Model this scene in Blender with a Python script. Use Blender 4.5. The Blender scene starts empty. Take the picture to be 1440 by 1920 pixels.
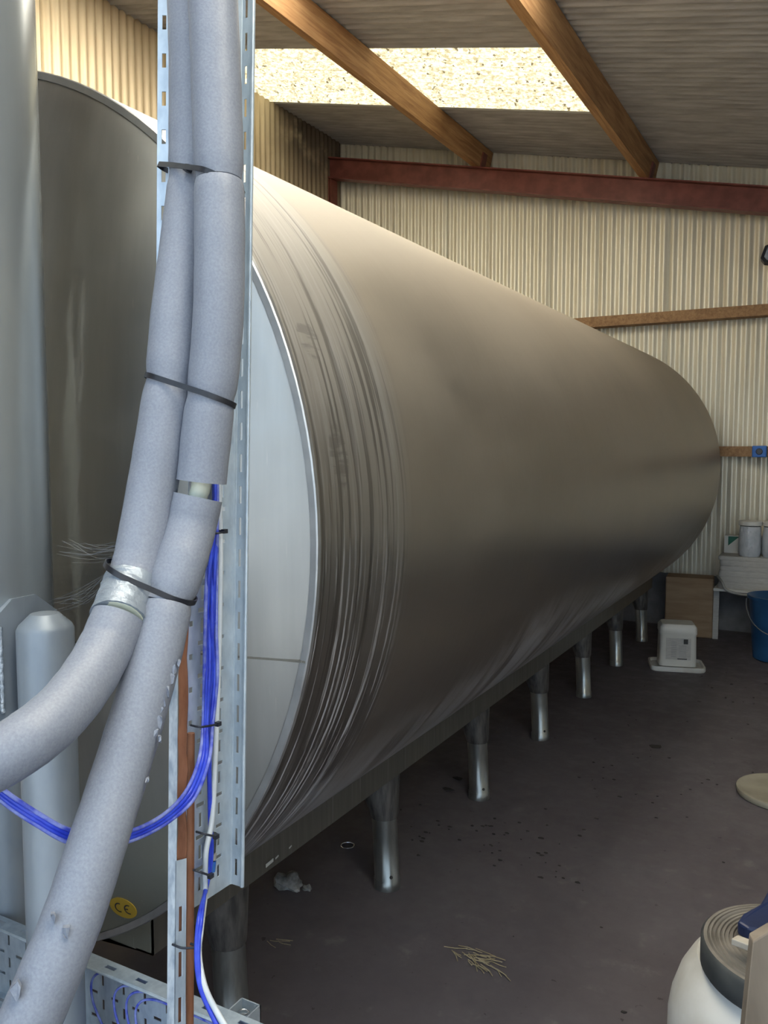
import bpy, bmesh, math, random
from mathutils import Vector, Matrix
random.seed(7)
SC = bpy.context.scene
COL = SC.collection
PI = math.pi

# ------------------------------------------------------------------ camera
FPX, CX, CY, CAMH = 1560.0, 720.0, 960.0, 1.6
PITCH, YAW = math.radians(4.4717), math.radians(28.793)
FWD = Vector((-math.sin(YAW)*math.cos(PITCH), math.cos(YAW)*math.cos(PITCH), -math.sin(PITCH)))
RGT = Vector((math.cos(YAW), math.sin(YAW), 0))
UPV = RGT.cross(FWD)
CAM = Vector((0, 0, CAMH))
cd = bpy.data.cameras.new('camera'); cam = bpy.data.objects.new('camera', cd); COL.objects.link(cam)
cam.matrix_world = Matrix.Translation(CAM) @ Matrix((RGT, UPV, -FWD)).transposed().to_4x4()
cd.sensor_fit = 'VERTICAL'; cd.sensor_height = 24.0; cd.lens = 24.0*FPX/1920.0
cd.clip_start = 0.02; cd.clip_end = 300
SC.camera = cam

# ------------------------------------------------------------------ world, light, exposure
w = bpy.data.worlds.new('World'); SC.world = w; w.use_nodes = True
bg = w.node_tree.nodes['Background']
bg.inputs['Color'].default_value = (0.62, 0.80, 1.0, 1); bg.inputs['Strength'].default_value = 1.75
sl = bpy.data.lights.new('sun', 'SUN'); sun = bpy.data.objects.new('sun', sl); COL.objects.link(sun)
sl.energy = 12.0; sl.color = (1.0, .93, .82); sl.angle = math.radians(.6)
sun.rotation_euler = Vector((.25, -.75, -1.0)).to_track_quat('-Z', 'Y').to_euler()      # from behind the shed: lights roof and yard
ADDED_SHEET_GLOW = 8.0         # emission of unseen roof sheets added to brighten wall and floor
SKYLIGHT = 1.55           # glow of the sunlit translucent roof sheets
SC.view_settings.view_transform = 'Standard'
SC.view_settings.look = 'None'
SC.view_settings.gamma = 1.0
SC.view_settings.exposure = 0.12
SC.view_settings.use_curve_mapping = False
SC.cycles.use_denoising = True
SC.cycles.use_light_tree = False
SC.cycles.max_bounces = 5
SC.cycles.diffuse_bounces = 3
SC.cycles.glossy_bounces = 3
SC.cycles.transmission_bounces = 4
SC.cycles.caustics_reflective = False
SC.cycles.caustics_refractive = False
SC.cycles.use_adaptive_sampling = True
SC.cycles.adaptive_threshold = 0.09
SC.cycles.adaptive_min_samples = 20
SC.cycles.sample_clamp_indirect = 6.0

# ------------------------------------------------------------------ helpers
def ray(px, py): return FWD + RGT*((px-CX)/FPX) - UPV*((py-CY)/FPX)
def at(px, py, d): return CAM + ray(px, py)*d                       # point of the place at a depth in metres
def on_y(px, py, Y): d = ray(px, py); return CAM + d*(Y/d.y)
def on_x(px, py, X): d = ray(px, py); return CAM + d*(X/d.x)
def on_z(px, py, Z): d = ray(px, py); return CAM + d*((Z-CAMH)/d.z)
def roofz(x): return 4.7626 - 0.21684*(x+4.7116)
SLOPE = math.atan(0.21684)

def tag(o, label=None, cat=None, group=None, kind=None):
    if label: o['label'] = label
    if cat: o['category'] = cat
    if group: o['group'] = group
    if kind: o['kind'] = kind
    return o
def empty(name, loc=(0, 0, 0)):
    o = bpy.data.objects.new(name, None); COL.objects.link(o); o.location = loc; o.empty_display_size = .05
    return o
def link(name, me, mat, parent=None):
    o = bpy.data.objects.new(name, me); COL.objects.link(o)
    if mat and not me.materials: me.materials.append(mat)
    if parent:
        o.parent = parent
        o.matrix_parent_inverse = Matrix.Translation(parent.matrix_basis.translation).inverted()
    return o
def mk(name, V, F, mat, parent=None, smooth=False):
    me = bpy.data.meshes.new(name); me.from_pydata([tuple(v) for v in V], [], F); me.update()
    bm = bmesh.new(); bm.from_mesh(me); bmesh.ops.recalc_face_normals(bm, faces=bm.faces); bm.to_mesh(me); bm.free()
    if smooth: me.polygons.foreach_set('use_smooth', [True]*len(me.polygons))
    return link(name, me, mat, parent)
def autosmooth(o, deg=35):
    me = o.data
    me.polygons.foreach_set('use_smooth', [True]*len(me.polygons))
    bm = bmesh.new(); bm.from_mesh(me); a = math.radians(deg)
    for e in bm.edges:
        if len(e.link_faces) == 2 and e.calc_face_angle(0) > a: e.smooth = False
    bm.to_mesh(me); bm.free(); return o
class MB:
    def __init__(s): s.V = []; s.F = []
    def add(s, V, F):
        n = len(s.V); s.V += [Vector(v) for v in V]; s.F += [tuple(i+n for i in f) for f in F]
    def box(s, a, b, M=None):
        V = [Vector((x, y, z)) for x in (a[0], b[0]) for y in (a[1], b[1]) for z in (a[2], b[2])]
        if M: V = [M @ v for v in V]
        s.add(V, [(0, 1, 3, 2), (4, 6, 7, 5), (0, 4, 5, 1), (2, 3, 7, 6), (0, 2, 6, 4), (1, 5, 7, 3)])
    def tube(s, pts, r, seg=12, cap=True, inner=None):
        V, F, n = tube_geo(pts, r, seg)
        s.add(V, F)
        base = len(s.V)-len(V)
        if cap:
            s.F.append(tuple(base+i for i in range(seg))); s.F.append(tuple(base+(n-1)*seg+i for i in range(seg)))
    def lathe(s, prof, c=(0, 0, 0), seg=32, axis='z'):
        V = []; c = Vector(c)
        for (r, h) in prof:
            for i in range(seg):
                a = 2*PI*i/seg
                p = Vector((r*math.cos(a), r*math.sin(a), h)) if axis == 'z' else Vector((r*math.cos(a), h, r*math.sin(a)))
                V.append(c+p)
        F = [(k*seg+i, k*seg+(i+1) % seg, (k+1)*seg+(i+1) % seg, (k+1)*seg+i) for k in range(len(prof)-1) for i in range(seg)]
        s.add(V, F)
    def prism(s, poly, ext):
        n = len(poly); e = Vector(ext)
        V = [Vector(p) for p in poly]+[Vector(p)+e for p in poly]
        s.add(V, [tuple(range(n)), tuple(range(2*n-1, n-1, -1))]+[(i, (i+1) % n, n+(i+1) % n, n+i) for i in range(n)])
    def build(s, name, mat, parent=None, smooth=False, deg=35):
        o = mk(name, s.V, s.F, mat, parent)
        if smooth: autosmooth(o, deg)
        return o
def tube_geo(pts, r, seg=12):
    pts = [Vector(p) for p in pts]; n = len(pts)
    T = []
    for i in range(n):
        a = pts[max(i-1, 0)]; b = pts[min(i+1, n-1)]; T.append((b-a).normalized())
    N = T[0].orthogonal().normalized(); V = []
    for i in range(n):
        N = (N - T[i]*N.dot(T[i])).normalized(); B = T[i].cross(N)
        ri = r[i] if isinstance(r, (list, tuple)) else (r(i/(n-1)) if callable(r) else r)
        for k in range(seg):
            a = 2*PI*k/seg; V.append(pts[i]+(N*math.cos(a)+B*math.sin(a))*ri)
    F = [(i*seg+k, i*seg+(k+1) % seg, (i+1)*seg+(k+1) % seg, (i+1)*seg+k) for i in range(n-1) for k in range(seg)]
    return V, F, n
def spline(P, per=8):
    P = [Vector(p) for p in P]; out = []
    for i in range(len(P)-1):
        p0 = P[i-1] if i else P[0]*2-P[1]; p1 = P[i]; p2 = P[i+1]; p3 = P[i+2] if i+2 < len(P) else P[-1]*2-P[-2]
        for k in range(per):
            t = k/per
            out.append(.5*((2*p1)+(p2-p0)*t+(2*p0-5*p1+4*p2-p3)*t*t+(3*p1-p0-3*p2+p3)*t**3))
    out.append(P[-1]); return out
def perforated(W, L, holes, t, O, eu, ev, en):
    """plate W x L with real rectangular slots; O origin, eu/ev/en axes"""
    us = sorted({0, W} | {h[0] for h in holes} | {h[2] for h in holes}); vs = sorted({0, L} | {h[1] for h in holes} | {h[3] for h in holes})
    us = [u for u in us if 0 <= u <= W]; vs = [v for v in vs if 0 <= v <= L]
    nu, nv = len(us)-1, len(vs)-1
    solid = [[True]*nv for _ in range(nu)]
    for h in holes:
        for i in range(nu):
            if us[i] >= h[0]-1e-9 and us[i+1] <= h[2]+1e-9:
                for j in range(nv):
                    if vs[j] >= h[1]-1e-9 and vs[j+1] <= h[3]+1e-9: solid[i][j] = False
    idx = {}; V = []; F = []
    def vid(i, j, k):
        if (i, j, k) not in idx:
            idx[(i, j, k)] = len(V); V.append(O+eu*us[i]+ev*vs[j]+en*(t if k else 0))
        return idx[(i, j, k)]
    ok = lambda i, j: 0 <= i < nu and 0 <= j < nv and solid[i][j]
    for i in range(nu):
        for j in range(nv):
            if not solid[i][j]: continue
            F.append((vid(i, j, 0), vid(i, j+1, 0), vid(i+1, j+1, 0), vid(i+1, j, 0)))
            F.append((vid(i, j, 1), vid(i+1, j, 1), vid(i+1, j+1, 1), vid(i, j+1, 1)))
            for (di, dj, a, b) in ((-1, 0, (i, j), (i, j+1)), (1, 0, (i+1, j), (i+1, j+1)), (0, -1, (i, j), (i+1, j)), (0, 1, (i, j+1), (i+1, j+1))):
                if not ok(i+di, j+dj): F.append((vid(*a, 0), vid(*b, 0), vid(*b, 1), vid(*a, 1)))
    return V, F

# ------------------------------------------------------------------ materials
def node(nt, typ, **kw):
    n = nt.nodes.new(typ)
    for k, v in kw.items():
        if k.startswith('i_'):
            key = k[2:]; key = int(key) if key.isdigit() else key.replace('_', ' ')
            n.inputs[key].default_value = v
        else: setattr(n, k, v)
    return n
def newmat(name):
    m = bpy.data.materials.new(name); m.use_nodes = True; nt = m.node_tree
    return m, nt, nt.nodes['Principled BSDF']
def ramp(nt, fac, stops):
    n = nt.nodes.new('ShaderNodeValToRGB'); el = n.color_ramp.elements
    while len(el) < len(stops): el.new(.5)
    for e, (p, c) in zip(el, stops):
        e.position = p; e.color = (c[0], c[1], c[2], 1) if isinstance(c, (tuple, list)) else (c, c, c, 1)
    nt.links.new(fac, n.inputs[0]); return n.outputs[0]
def math_n(nt, op, a, b=None, c=None, clamp=False):
    n = nt.nodes.new('ShaderNodeMath'); n.operation = op; n.use_clamp = clamp
    for i, v in enumerate((a, b, c)):
        if v is None: continue
        if isinstance(v, (int, float)): n.inputs[i].default_value = v
        else: nt.links.new(v, n.inputs[i])
    return n.outputs[0]
def maprange(nt, v, a, b, c=0., d=1., smooth=True):
    n = nt.nodes.new('ShaderNodeMapRange'); n.clamp = True
    if smooth: n.interpolation_type = 'SMOOTHSTEP'
    nt.links.new(v, n.inputs[0])
    for i, x in zip((1, 2, 3, 4), (a, b, c, d)): n.inputs[i].default_value = x
    return n.outputs[0]
def mix(nt, fac, a, b):
    n = nt.nodes.new('ShaderNodeMix'); n.data_type = 'RGBA'
    if isinstance(fac, (int, float)): n.inputs[0].default_value = fac
    else: nt.links.new(fac, n.inputs[0])
    for i, v in ((6, a), (7, b)):
        if isinstance(v, (tuple, list)): n.inputs[i].default_value = (v[0], v[1], v[2], 1)
        else: nt.links.new(v, n.inputs[i])
    return n.outputs[2]
def coords(nt, scale=(1, 1, 1)):
    tc = nt.nodes.new('ShaderNodeTexCoord'); mp = nt.nodes.new('ShaderNodeMapping'); mp.inputs['Scale'].default_value = scale
    nt.links.new(tc.outputs['Object'], mp.inputs['Vector']); return mp.outputs[0]
def noise(nt, vec, scale=5., detail=4., rough=.55, dist=0.):
    n = nt.nodes.new('ShaderNodeTexNoise'); n.inputs['Scale'].default_value = scale; n.inputs['Detail'].default_value = detail
    n.inputs['Roughness'].default_value = rough; n.inputs['Distortion'].default_value = dist
    nt.links.new(vec, n.inputs['Vector']); return n.outputs['Fac']
def bump(nt, h, bsdf, strength=.2, dist=.01):
    b = nt.nodes.new('ShaderNodeBump'); b.inputs['Strength'].default_value = strength; b.inputs['Distance'].default_value = dist
    nt.links.new(h, b.inputs['Height']); nt.links.new(b.outputs[0], bsdf.inputs['Normal'])
def mat_var(name, c1, c2, rough=.6, metal=0., scale=6., stretch=(1, 1, 1), bumps=0., bdist=.004, lo=.35, hi=.65, spec=.5, detail=5):
    m, nt, b = newmat(name)
    v = coords(nt, stretch); n = noise(nt, v, scale, detail)
    nt.links.new(ramp(nt, n, [(lo, c1), (hi, c2)]), b.inputs['Base Color'])
    b.inputs['Roughness'].default_value = rough; b.inputs['Metallic'].default_value = metal
    b.inputs['Specular IOR Level'].default_value = spec
    if bumps: bump(nt, n, b, bumps, bdist)
    return m

M = {}
M['foam'] = mat_var('foam_grey', (.225, .245, .30), (.285, .31, .365), .45, 0, 330, bumps=.22, bdist=.0010, lo=.3, hi=.72, detail=2)
M['foam_cut'] = mat_var('foam_cut', (.42, .43, .45), (.5, .51, .53), .8, 0, 300)
M['pvc'] = mat_var('pvc_cream', (.72, .74, .58), (.80, .80, .66), .35, 0, 30)
M['tape'] = mat_var('silver_tape', (.26, .30, .35), (.34, .385, .44), .38, .3, 45, bumps=.5, bdist=.006)
M['black'] = mat_var('black_nylon', (.012, .013, .018), (.025, .026, .034), .35, 0, 60)
M['galv'] = mat_var('galvanised_steel', (.47, .56, .65), (.62, .71, .79), .42, .45, 55, (1, 1, .5), bumps=.05)
M['galv_spangle'] = mat_var('spangled_zinc', (.40, .49, .60), (.72, .80, .88), .40, .45, 110, (1, 1, .35), detail=3)
M['rust'] = mat_var('rust_brown', (.20, .075, .035), (.33, .14, .075), .75, 0, 60, (1, 1, .3), bumps=.2)
M['copper'] = mat_var('brown_pipe', (.22, .085, .04), (.34, .15, .08), .5, .2, 40, (1, 1, .3))
M['blue'] = mat_var('blue_cable', (.025, .05, .60), (.05, .10, .75), .28, 0, 40)
M['blue_dusty'] = mat_var('blue_cable_dusty', (.06, .09, .62), (.30, .36, .78), .45, 0, 60)
M['white_cable'] = mat_var('white_cable', (.62, .68, .74), (.72, .77, .82), .4, 0, 40)
M['bluegrey_steel'] = mat_var('vessel_steel', (.36, .395, .415), (.43, .465, .485), .26, .5, 3, (3, 3, .4), bumps=.03)
M['leg_steel'] = mat_var('grey_painted_steel', (.25, .29, .335), (.33, .37, .415), .46, .3, 12, (1, 1, .4), bumps=.06)
M['weld'] = mat_var('weld_bead', (.5, .56, .62), (.75, .8, .85), .3, .7, 180, bumps=.8, bdist=.004)
M['concrete'] = mat_var('plinth_concrete', (.16, .16, .17), (.25, .25, .26), .9, 0, 7, bumps=.2)
M['redsteel'] = mat_var('red_oxide_steel', (.16, .045, .035), (.24, .075, .058), .5, 0, 9, bumps=.06)
M['cardboard'] = mat_var('cardboard', (.30, .20, .12), (.38, .27, .17), .85, 0, 5, (1, 1, 6))
M['whiteplastic'] = mat_var('white_plastic', (.62, .61, .56), (.72, .71, .66), .45, 0, 5)
M['dirtywhite'] = mat_var('dirty_white_plastic', (.50, .46, .38), (.74, .73, .69), .5, 0, 4, lo=.25, hi=.55)
M['rubber'] = mat_var('dusty_rubber', (.045, .05, .052), (.075, .08, .08), .7, 0, 14)
M['rubber_dusty'] = mat_var('dusty_rubber_face', (.15, .135, .115), (.22, .20, .175), .85, 0, 12)
M['navy'] = mat_var('navy_plastic', (.008, .016, .05), (.018, .03, .09), .4, 0, 10)
M['bluebin'] = mat_var('blue_bin', (.01, .06, .16), (.02, .09, .22), .4, 0, 6)
M['oldwood'] = mat_var('grey_board', (.16, .13, .10), (.25, .21, .17), .85, 0, 8, (1, 1, .2), bumps=.2)
M['palewood'] = mat_var('pale_stick', (.42, .38, .32), (.56, .52, .45), .6, 0, 20)
M['paper'] = mat_var('paper_stack', (.42, .41, .39), (.58, .57, .54), .85, 0, 25, (1, 1, 30))
M['green'] = mat_var('green_card', (.01, .10, .07), (.02, .16, .11), .6, 0, 10)
M['darkmetal'] = mat_var('dark_grey_metal', (.03, .035, .05), (.06, .065, .08), .4, .3, 20)
M['lens'] = mat_var('lamp_glass', (.25, .3, .38), (.4, .46, .55), .15, 0, 30)
M['yellow'] = mat_var('yellow_sticker', (.55, .34, .03), (.68, .45, .06), .5, 0, 20)
M['ink'] = mat_var('dark_ink', (.03, .03, .03), (.06, .06, .055), .6, 0, 20)
M['greyink'] = mat_var('grey_ink', (.30, .30, .30), (.40, .40, .40), .7, 0, 20)
M['straw'] = mat_var('straw', (.30, .25, .15), (.44, .38, .25), .8, 0, 40)
M['chalk'] = mat_var('mortar_lump', (.16, .15, .14), (.36, .35, .33), .95, 0, 30, bumps=.6)
M['ringmetal'] = mat_var('bright_wire', (.65, .66, .68), (.75, .76, .78), .25, .9, 10)
M['lid'] = mat_var('beige_lid', (.28, .26, .20), (.38, .35, .28), .6, 0, 7)
M['bluesocket'] = mat_var('blue_socket', (.02, .12, .45), (.04, .17, .55), .4, 0, 10)
M['ground'] = mat_var('yard_concrete', (.40, .39, .37), (.50, .49, .47), .9, 0, 2)
M['web'] = mat_var('cobweb', (.22, .23, .24), (.3, .31, .32), .9, 0, 10)
M['dirt'] = mat_var('floor_dirt', (.02, .018, .018), (.05, .045, .04), .9, 0, 20)
M['hose'] = mat_var('grey_hose', (.30, .30, .29), (.38, .38, .36), .5, 0, 20)

def clear_plastic():
    m, nt, b = newmat('clear_film')
    v = coords(nt); n = noise(nt, v, 14, 4)
    nt.links.new(ramp(nt, n, [(.3, (.62, .68, .76)), (.7, (.85, .9, .96))]), b.inputs['Base Color'])
    b.inputs['Roughness'].default_value = .18; b.inputs['Transmission Weight'].default_value = .35
    bump(nt, n, b, .6, .02); return m
M['film'] = clear_plastic()

def wood_mat(name, c1, c2, c3):
    m, nt, b = newmat(name)
    v = coords(nt, (9, .55, 9)); n = noise(nt, v, 4, 6, .6, .6)
    g = coords(nt, (60, 1.3, 60)); n2 = noise(nt, g, 3, 3)
    k = coords(nt, (1, 1, 1)); n3 = noise(nt, k, 1.6, 3)
    c = ramp(nt, n, [(.3, c1), (.55, c2), (.75, c3)])
    c = mix(nt, maprange(nt, n2, .35, .7, 0, .35), c, c1)
    c = mix(nt, maprange(nt, n3, .5, .75, 0, .5), c, (c1[0]*.6, c1[1]*.6, c1[2]*.6))
    nt.links.new(c, b.inputs['Base Color']); b.inputs['Roughness'].default_value = .75
    bump(nt, n2, b, .15, .004); return m
M['purlin'] = wood_mat('purlin_timber', (.27, .13, .055), (.47, .27, .12), (.57, .36, .18))
M['rail'] = wood_mat('side_rail_timber', (.24, .13, .065), (.40, .24, .12), (.48, .31, .17))

def sheet_mat(name, c1, c2, dirt, vertical=True, metal=.2, rough=.32, corner=False):
    m, nt, b = newmat(name)
    v = coords(nt, (6, 6, .5)); n = noise(nt, v, 2.5, 5)
    v2 = coords(nt, (1, 1, 1)); n2 = noise(nt, v2, 1.2, 4)
    c = ramp(nt, n, [(.3, c1), (.7, c2)])
    c = mix(nt, maprange(nt, n2, .5, .8, 0, .35), c, dirt)
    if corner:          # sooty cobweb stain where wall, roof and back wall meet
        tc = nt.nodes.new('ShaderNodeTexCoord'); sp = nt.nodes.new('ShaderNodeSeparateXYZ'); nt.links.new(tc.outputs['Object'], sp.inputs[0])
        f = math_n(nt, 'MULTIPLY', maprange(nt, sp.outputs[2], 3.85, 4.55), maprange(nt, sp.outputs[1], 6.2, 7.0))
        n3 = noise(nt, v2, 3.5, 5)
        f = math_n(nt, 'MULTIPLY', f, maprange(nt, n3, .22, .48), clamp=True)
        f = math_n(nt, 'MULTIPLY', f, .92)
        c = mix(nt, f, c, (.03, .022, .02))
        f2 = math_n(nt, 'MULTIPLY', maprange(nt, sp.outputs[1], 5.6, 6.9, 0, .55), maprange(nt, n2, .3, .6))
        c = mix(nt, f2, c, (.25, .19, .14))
    nt.links.new(c, b.inputs['Base Color']); b.inputs['Roughness'].default_value = rough; b.inputs['Metallic'].default_value = metal
    return m
M['sheet_back'] = sheet_mat('cream_sheet', (.80, .75, .61), (.89, .85, .72), (.64, .58, .46))
M['sheet_left'] = sheet_mat('cream_sheet_dusty', (.60, .49, .32), (.78, .66, .46), (.44, .34, .23), corner=True, rough=.5)
M['darksheet'] = mat_var('dark_sheet', (.15, .17, .18), (.21, .23, .24), .8, 0, 3)
M['sheet_roof'] = mat_var('fibre_cement', (.33, .32, .31), (.46, .45, .445), .9, 0, 4, (.6, 6, 3), bumps=.1)

def skylight_mat():
    m, nt, b = newmat('skylight_sheet')
    v = coords(nt, (1, 1, 1)); sp = noise(nt, coords(nt, (5, 9, 5)), 5, 4, .75)
    tc = nt.nodes.new('ShaderNodeTexCoord'); sx = nt.nodes.new('ShaderNodeSeparateXYZ'); nt.links.new(tc.outputs['Object'], sx.inputs[0])
    wv = math_n(nt, 'COSINE', math_n(nt, 'MULTIPLY', sx.outputs[1], 2*PI/.0762))  # bands paint in the corrugation shading that the even glow lacks
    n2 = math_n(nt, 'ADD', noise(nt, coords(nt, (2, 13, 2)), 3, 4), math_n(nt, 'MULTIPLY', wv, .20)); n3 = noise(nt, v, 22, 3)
    c = mix(nt, maprange(nt, sp, .42, .62, 0, .9), (.92, .86, .62), (.42, .35, .18))
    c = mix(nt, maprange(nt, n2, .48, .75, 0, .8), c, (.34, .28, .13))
    c = mix(nt, maprange(nt, n3, .62, .67, 0, .95), c, (.12, .09, .04))
    b.inputs['Base Color'].default_value = (.12, .11, .08, 1); nt.links.new(c, b.inputs['Emission Color'])
    b.inputs['Emission Strength'].default_value = SKYLIGHT; b.inputs['Roughness'].default_value = .5
    return m
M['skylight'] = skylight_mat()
_m, _nt, _b = newmat('added_skylight_sheet'); _b.inputs['Base Color'].default_value = (.7, .66, .52, 1); _b.inputs['Emission Color'].default_value = (1, .95, .82, 1); _b.inputs['Emission Strength'].default_value = ADDED_SHEET_GLOW
M['skylight_added'] = _m

def floor_mat():
    m, nt, b = newmat('painted_floor')
    v = coords(nt); big = noise(nt, v, .9, 5, .6); fine = noise(nt, v, 9, 6, .65); sp = noise(nt, v, 28, 3, .6)
    c = ramp(nt, big, [(.3, (.098, .084, .093)), (.55, (.122, .109, .120)), (.75, (.145, .136, .146))])
    c = mix(nt, maprange(nt, fine, .55, .78, 0, .6), c, (.22, .205, .20))
    c = mix(nt, maprange(nt, sp, .67, .74, 0, .7), c, (.03, .026, .026))
    nt.links.new(c, b.inputs['Base Color'])
    nt.links.new(maprange(nt, fine, .3, .7, .45, .75), b.inputs['Roughness'])
    b.inputs['Specular IOR Level'].default_value = .35
    bump(nt, fine, b, .12, .006); return m
M['floor'] = floor_mat()

TX, TZ, TR, TY0, TY1 = -1.918, 1.419, 1.06, 1.30, 7.20
def shell_hit(px, py):
    d = ray(px, py); ox, oz = -TX, CAMH-TZ; a = d.x**2+d.z**2; b_ = ox*d.x+oz*d.z; t = (-b_-math.sqrt(b_*b_-a*(ox*ox+oz*oz-TR*TR)))/a
    return t*d.y, math.atan2(oz+t*d.z, ox+t*d.x)
(SMY1, SM1), (SMY2, SM2) = shell_hit(580, 637), shell_hit(636, 855)
def shell_mat():
    m, nt, b = newmat('tank_shell_steel')
    tc = nt.nodes.new('ShaderNodeTexCoord'); s = nt.nodes.new('ShaderNodeSeparateXYZ'); nt.links.new(tc.outputs['Object'], s.inputs[0])
    X, Y, Z = s.outputs
    dx = math_n(nt, 'SUBTRACT', X, TX); dz = math_n(nt, 'SUBTRACT', Z, TZ)
    ang = math_n(nt, 'ARCTAN2', dz, dx)
    def vec(a, fa, b_, fb, off=0.):
        c = nt.nodes.new('ShaderNodeCombineXYZ')
        nt.links.new(math_n(nt, 'MULTIPLY', a, fa), c.inputs[0]); nt.links.new(math_n(nt, 'MULTIPLY', b_, fb), c.inputs[1]); c.inputs[2].default_value = off
        return c.outputs[0]
    blot = noise(nt, coords(nt, (1, .6, 1)), 1.7, 5, .6)
    fine = noise(nt, vec(ang, 1.0, Y, 140), 1.0, 3, .6)
    # colours
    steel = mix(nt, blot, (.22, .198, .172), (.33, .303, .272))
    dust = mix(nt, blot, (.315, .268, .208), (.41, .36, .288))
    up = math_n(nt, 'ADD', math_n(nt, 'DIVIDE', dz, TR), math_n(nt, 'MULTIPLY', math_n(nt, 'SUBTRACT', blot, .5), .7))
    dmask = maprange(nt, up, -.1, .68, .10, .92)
    # band of circumferential wash streaks next to the near end
    edge = math_n(nt, 'ADD', Y, math_n(nt, 'MULTIPLY', math_n(nt, 'SUBTRACT', blot, .5), .10))
    band = maprange(nt, edge, 1.62, 1.72, 1, 0)
    st1 = noise(nt, vec(ang, .9, Y, 42), 1.0, 5, .65, .15)
    st2 = noise(nt, vec(ang, 1.6, Y, 85, 3.3), 1.0, 4, .6, .1)
    brk = noise(nt, vec(ang, 5, Y, 26, 7.1), 1.0, 5, .7)
    low = maprange(nt, up, -.55, .15, 1, 0)
    white = math_n(nt, 'MULTIPLY', maprange(nt, st2, .52, .60), maprange(nt, brk, .34, .56))
    white = math_n(nt, 'MULTIPLY', math_n(nt, 'MULTIPLY', white, band), math_n(nt, 'ADD', .10, math_n(nt, 'MULTIPLY', low, .8)))
    dark = math_n(nt, 'MULTIPLY', math_n(nt, 'MULTIPLY', maprange(nt, st1, .50, .58), band), .75)
    # greyish film on the wash band, limescale veil low on the flank
    veil_t = noise(nt, vec(ang, 1.3, Y, 9, 1.7), 1.0, 5, .65, .3)
    veil = math_n(nt, 'MULTIPLY', maprange(nt, math_n(nt, 'ADD', up, math_n(nt, 'MULTIPLY', veil_t, .6)), -.34, -.14, 1, 0), maprange(nt, veil_t, .34, .58))
    veil = math_n(nt, 'MULTIPLY', veil, .72)
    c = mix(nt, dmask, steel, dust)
    c = mix(nt, math_n(nt, 'MULTIPLY', band, .6), c, mix(nt, low, (.37, .36, .34), (.10, .095, .095)))
    c = mix(nt, veil, c, (.56, .555, .575))
    c = mix(nt, dark, c, (.13, .12, .105))
    c = mix(nt, white, c, (.74, .75, .78))
    for (ya, aa, sy, sa) in ((SMY1, SM1, .040, .04), (SMY2, SM2, .035, .06)):
        e = math_n(nt, 'ADD', math_n(nt, 'POWER', math_n(nt, 'DIVIDE', math_n(nt, 'SUBTRACT', Y, ya), sy), 2.0), math_n(nt, 'POWER', math_n(nt, 'DIVIDE', math_n(nt, 'SUBTRACT', ang, aa), sa), 2.0))
        f = maprange(nt, math_n(nt, 'ADD', e, math_n(nt, 'MULTIPLY', math_n(nt, 'SUBTRACT', brk, .5), 1.6)), .6, 1.1, 1, 0)
        sw = noise(nt, vec(ang, 75, Y, 10, 2.2), 1.0, 3, .6)
        c = mix(nt, math_n(nt, 'MULTIPLY', math_n(nt, 'MULTIPLY', f, maprange(nt, sw, .42, .58)), .5), c, (.17, .16, .15))
    nt.links.new(c, b.inputs['Base Color'])
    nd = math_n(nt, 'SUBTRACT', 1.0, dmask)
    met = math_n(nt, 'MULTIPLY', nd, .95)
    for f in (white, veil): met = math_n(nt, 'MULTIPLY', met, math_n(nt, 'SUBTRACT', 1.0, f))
    nt.links.new(met, b.inputs['Metallic'])
    nt.links.new(math_n(nt, 'ADD', math_n(nt, 'MULTIPLY', dmask, .22), math_n(nt, 'ADD', .27, math_n(nt, 'MULTIPLY', fine, .12))), b.inputs['Roughness'])
    bump(nt, math_n(nt, 'ADD', math_n(nt, 'MULTIPLY', st2, band), math_n(nt, 'MULTIPLY', fine, .25)), b, .10, .003)
    return m
M['shell'] = shell_mat()
def head_mat():
    m, nt, b = newmat('tank_end_steel')
    tc = nt.nodes.new('ShaderNodeTexCoord'); s = nt.nodes.new('ShaderNodeSeparateXYZ'); nt.links.new(tc.outputs['Object'], s.inputs[0])
    X, Y, Z = s.outputs
    st = noise(nt, coords(nt, (9, 9, .45)), 3, 5, .6); bl = noise(nt, coords(nt), 2.2, 5, .6)
    sc = noise(nt, coords(nt, (70, 70, 3)), 2, 2)
    c = mix(nt, st, (.40, .40, .385), (.52, .52, .50))
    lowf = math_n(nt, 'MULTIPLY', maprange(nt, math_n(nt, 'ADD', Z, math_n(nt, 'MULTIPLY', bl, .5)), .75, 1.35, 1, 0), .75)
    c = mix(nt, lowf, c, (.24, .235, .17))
    c = mix(nt, maprange(nt, sc, .70, .80, 0, .5), c, (.62, .60, .55))
    xe = math_n(nt, 'ABSOLUTE', math_n(nt, 'ADD', math_n(nt, 'ADD', X, 1.405), math_n(nt, 'MULTIPLY', math_n(nt, 'SUBTRACT', bl, .5), .10)))
    stain = math_n(nt, 'MULTIPLY', math_n(nt, 'MULTIPLY', maprange(nt, xe, .012, .028, 1, 0), maprange(nt, st, .38, .58)), math_n(nt, 'MULTIPLY', maprange(nt, Z, 1.0, 1.2), maprange(nt, Z, 1.75, 2.15, 1, 0)))
    c = mix(nt, math_n(nt, 'MULTIPLY', stain, .8), c, (.34, .35, .31))
    nt.links.new(c, b.inputs['Base Color'])
    nt.links.new(math_n(nt, 'SUBTRACT', .95, math_n(nt, 'MAXIMUM', math_n(nt, 'MULTIPLY', lowf, .8), math_n(nt, 'MULTIPLY', stain, .75))), b.inputs['Metallic'])
    nt.links.new(maprange(nt, bl, .3, .7, .36, .48), b.inputs['Roughness'])
    bump(nt, st, b, .05, .004); return m
M['head'] = head_mat()
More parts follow.
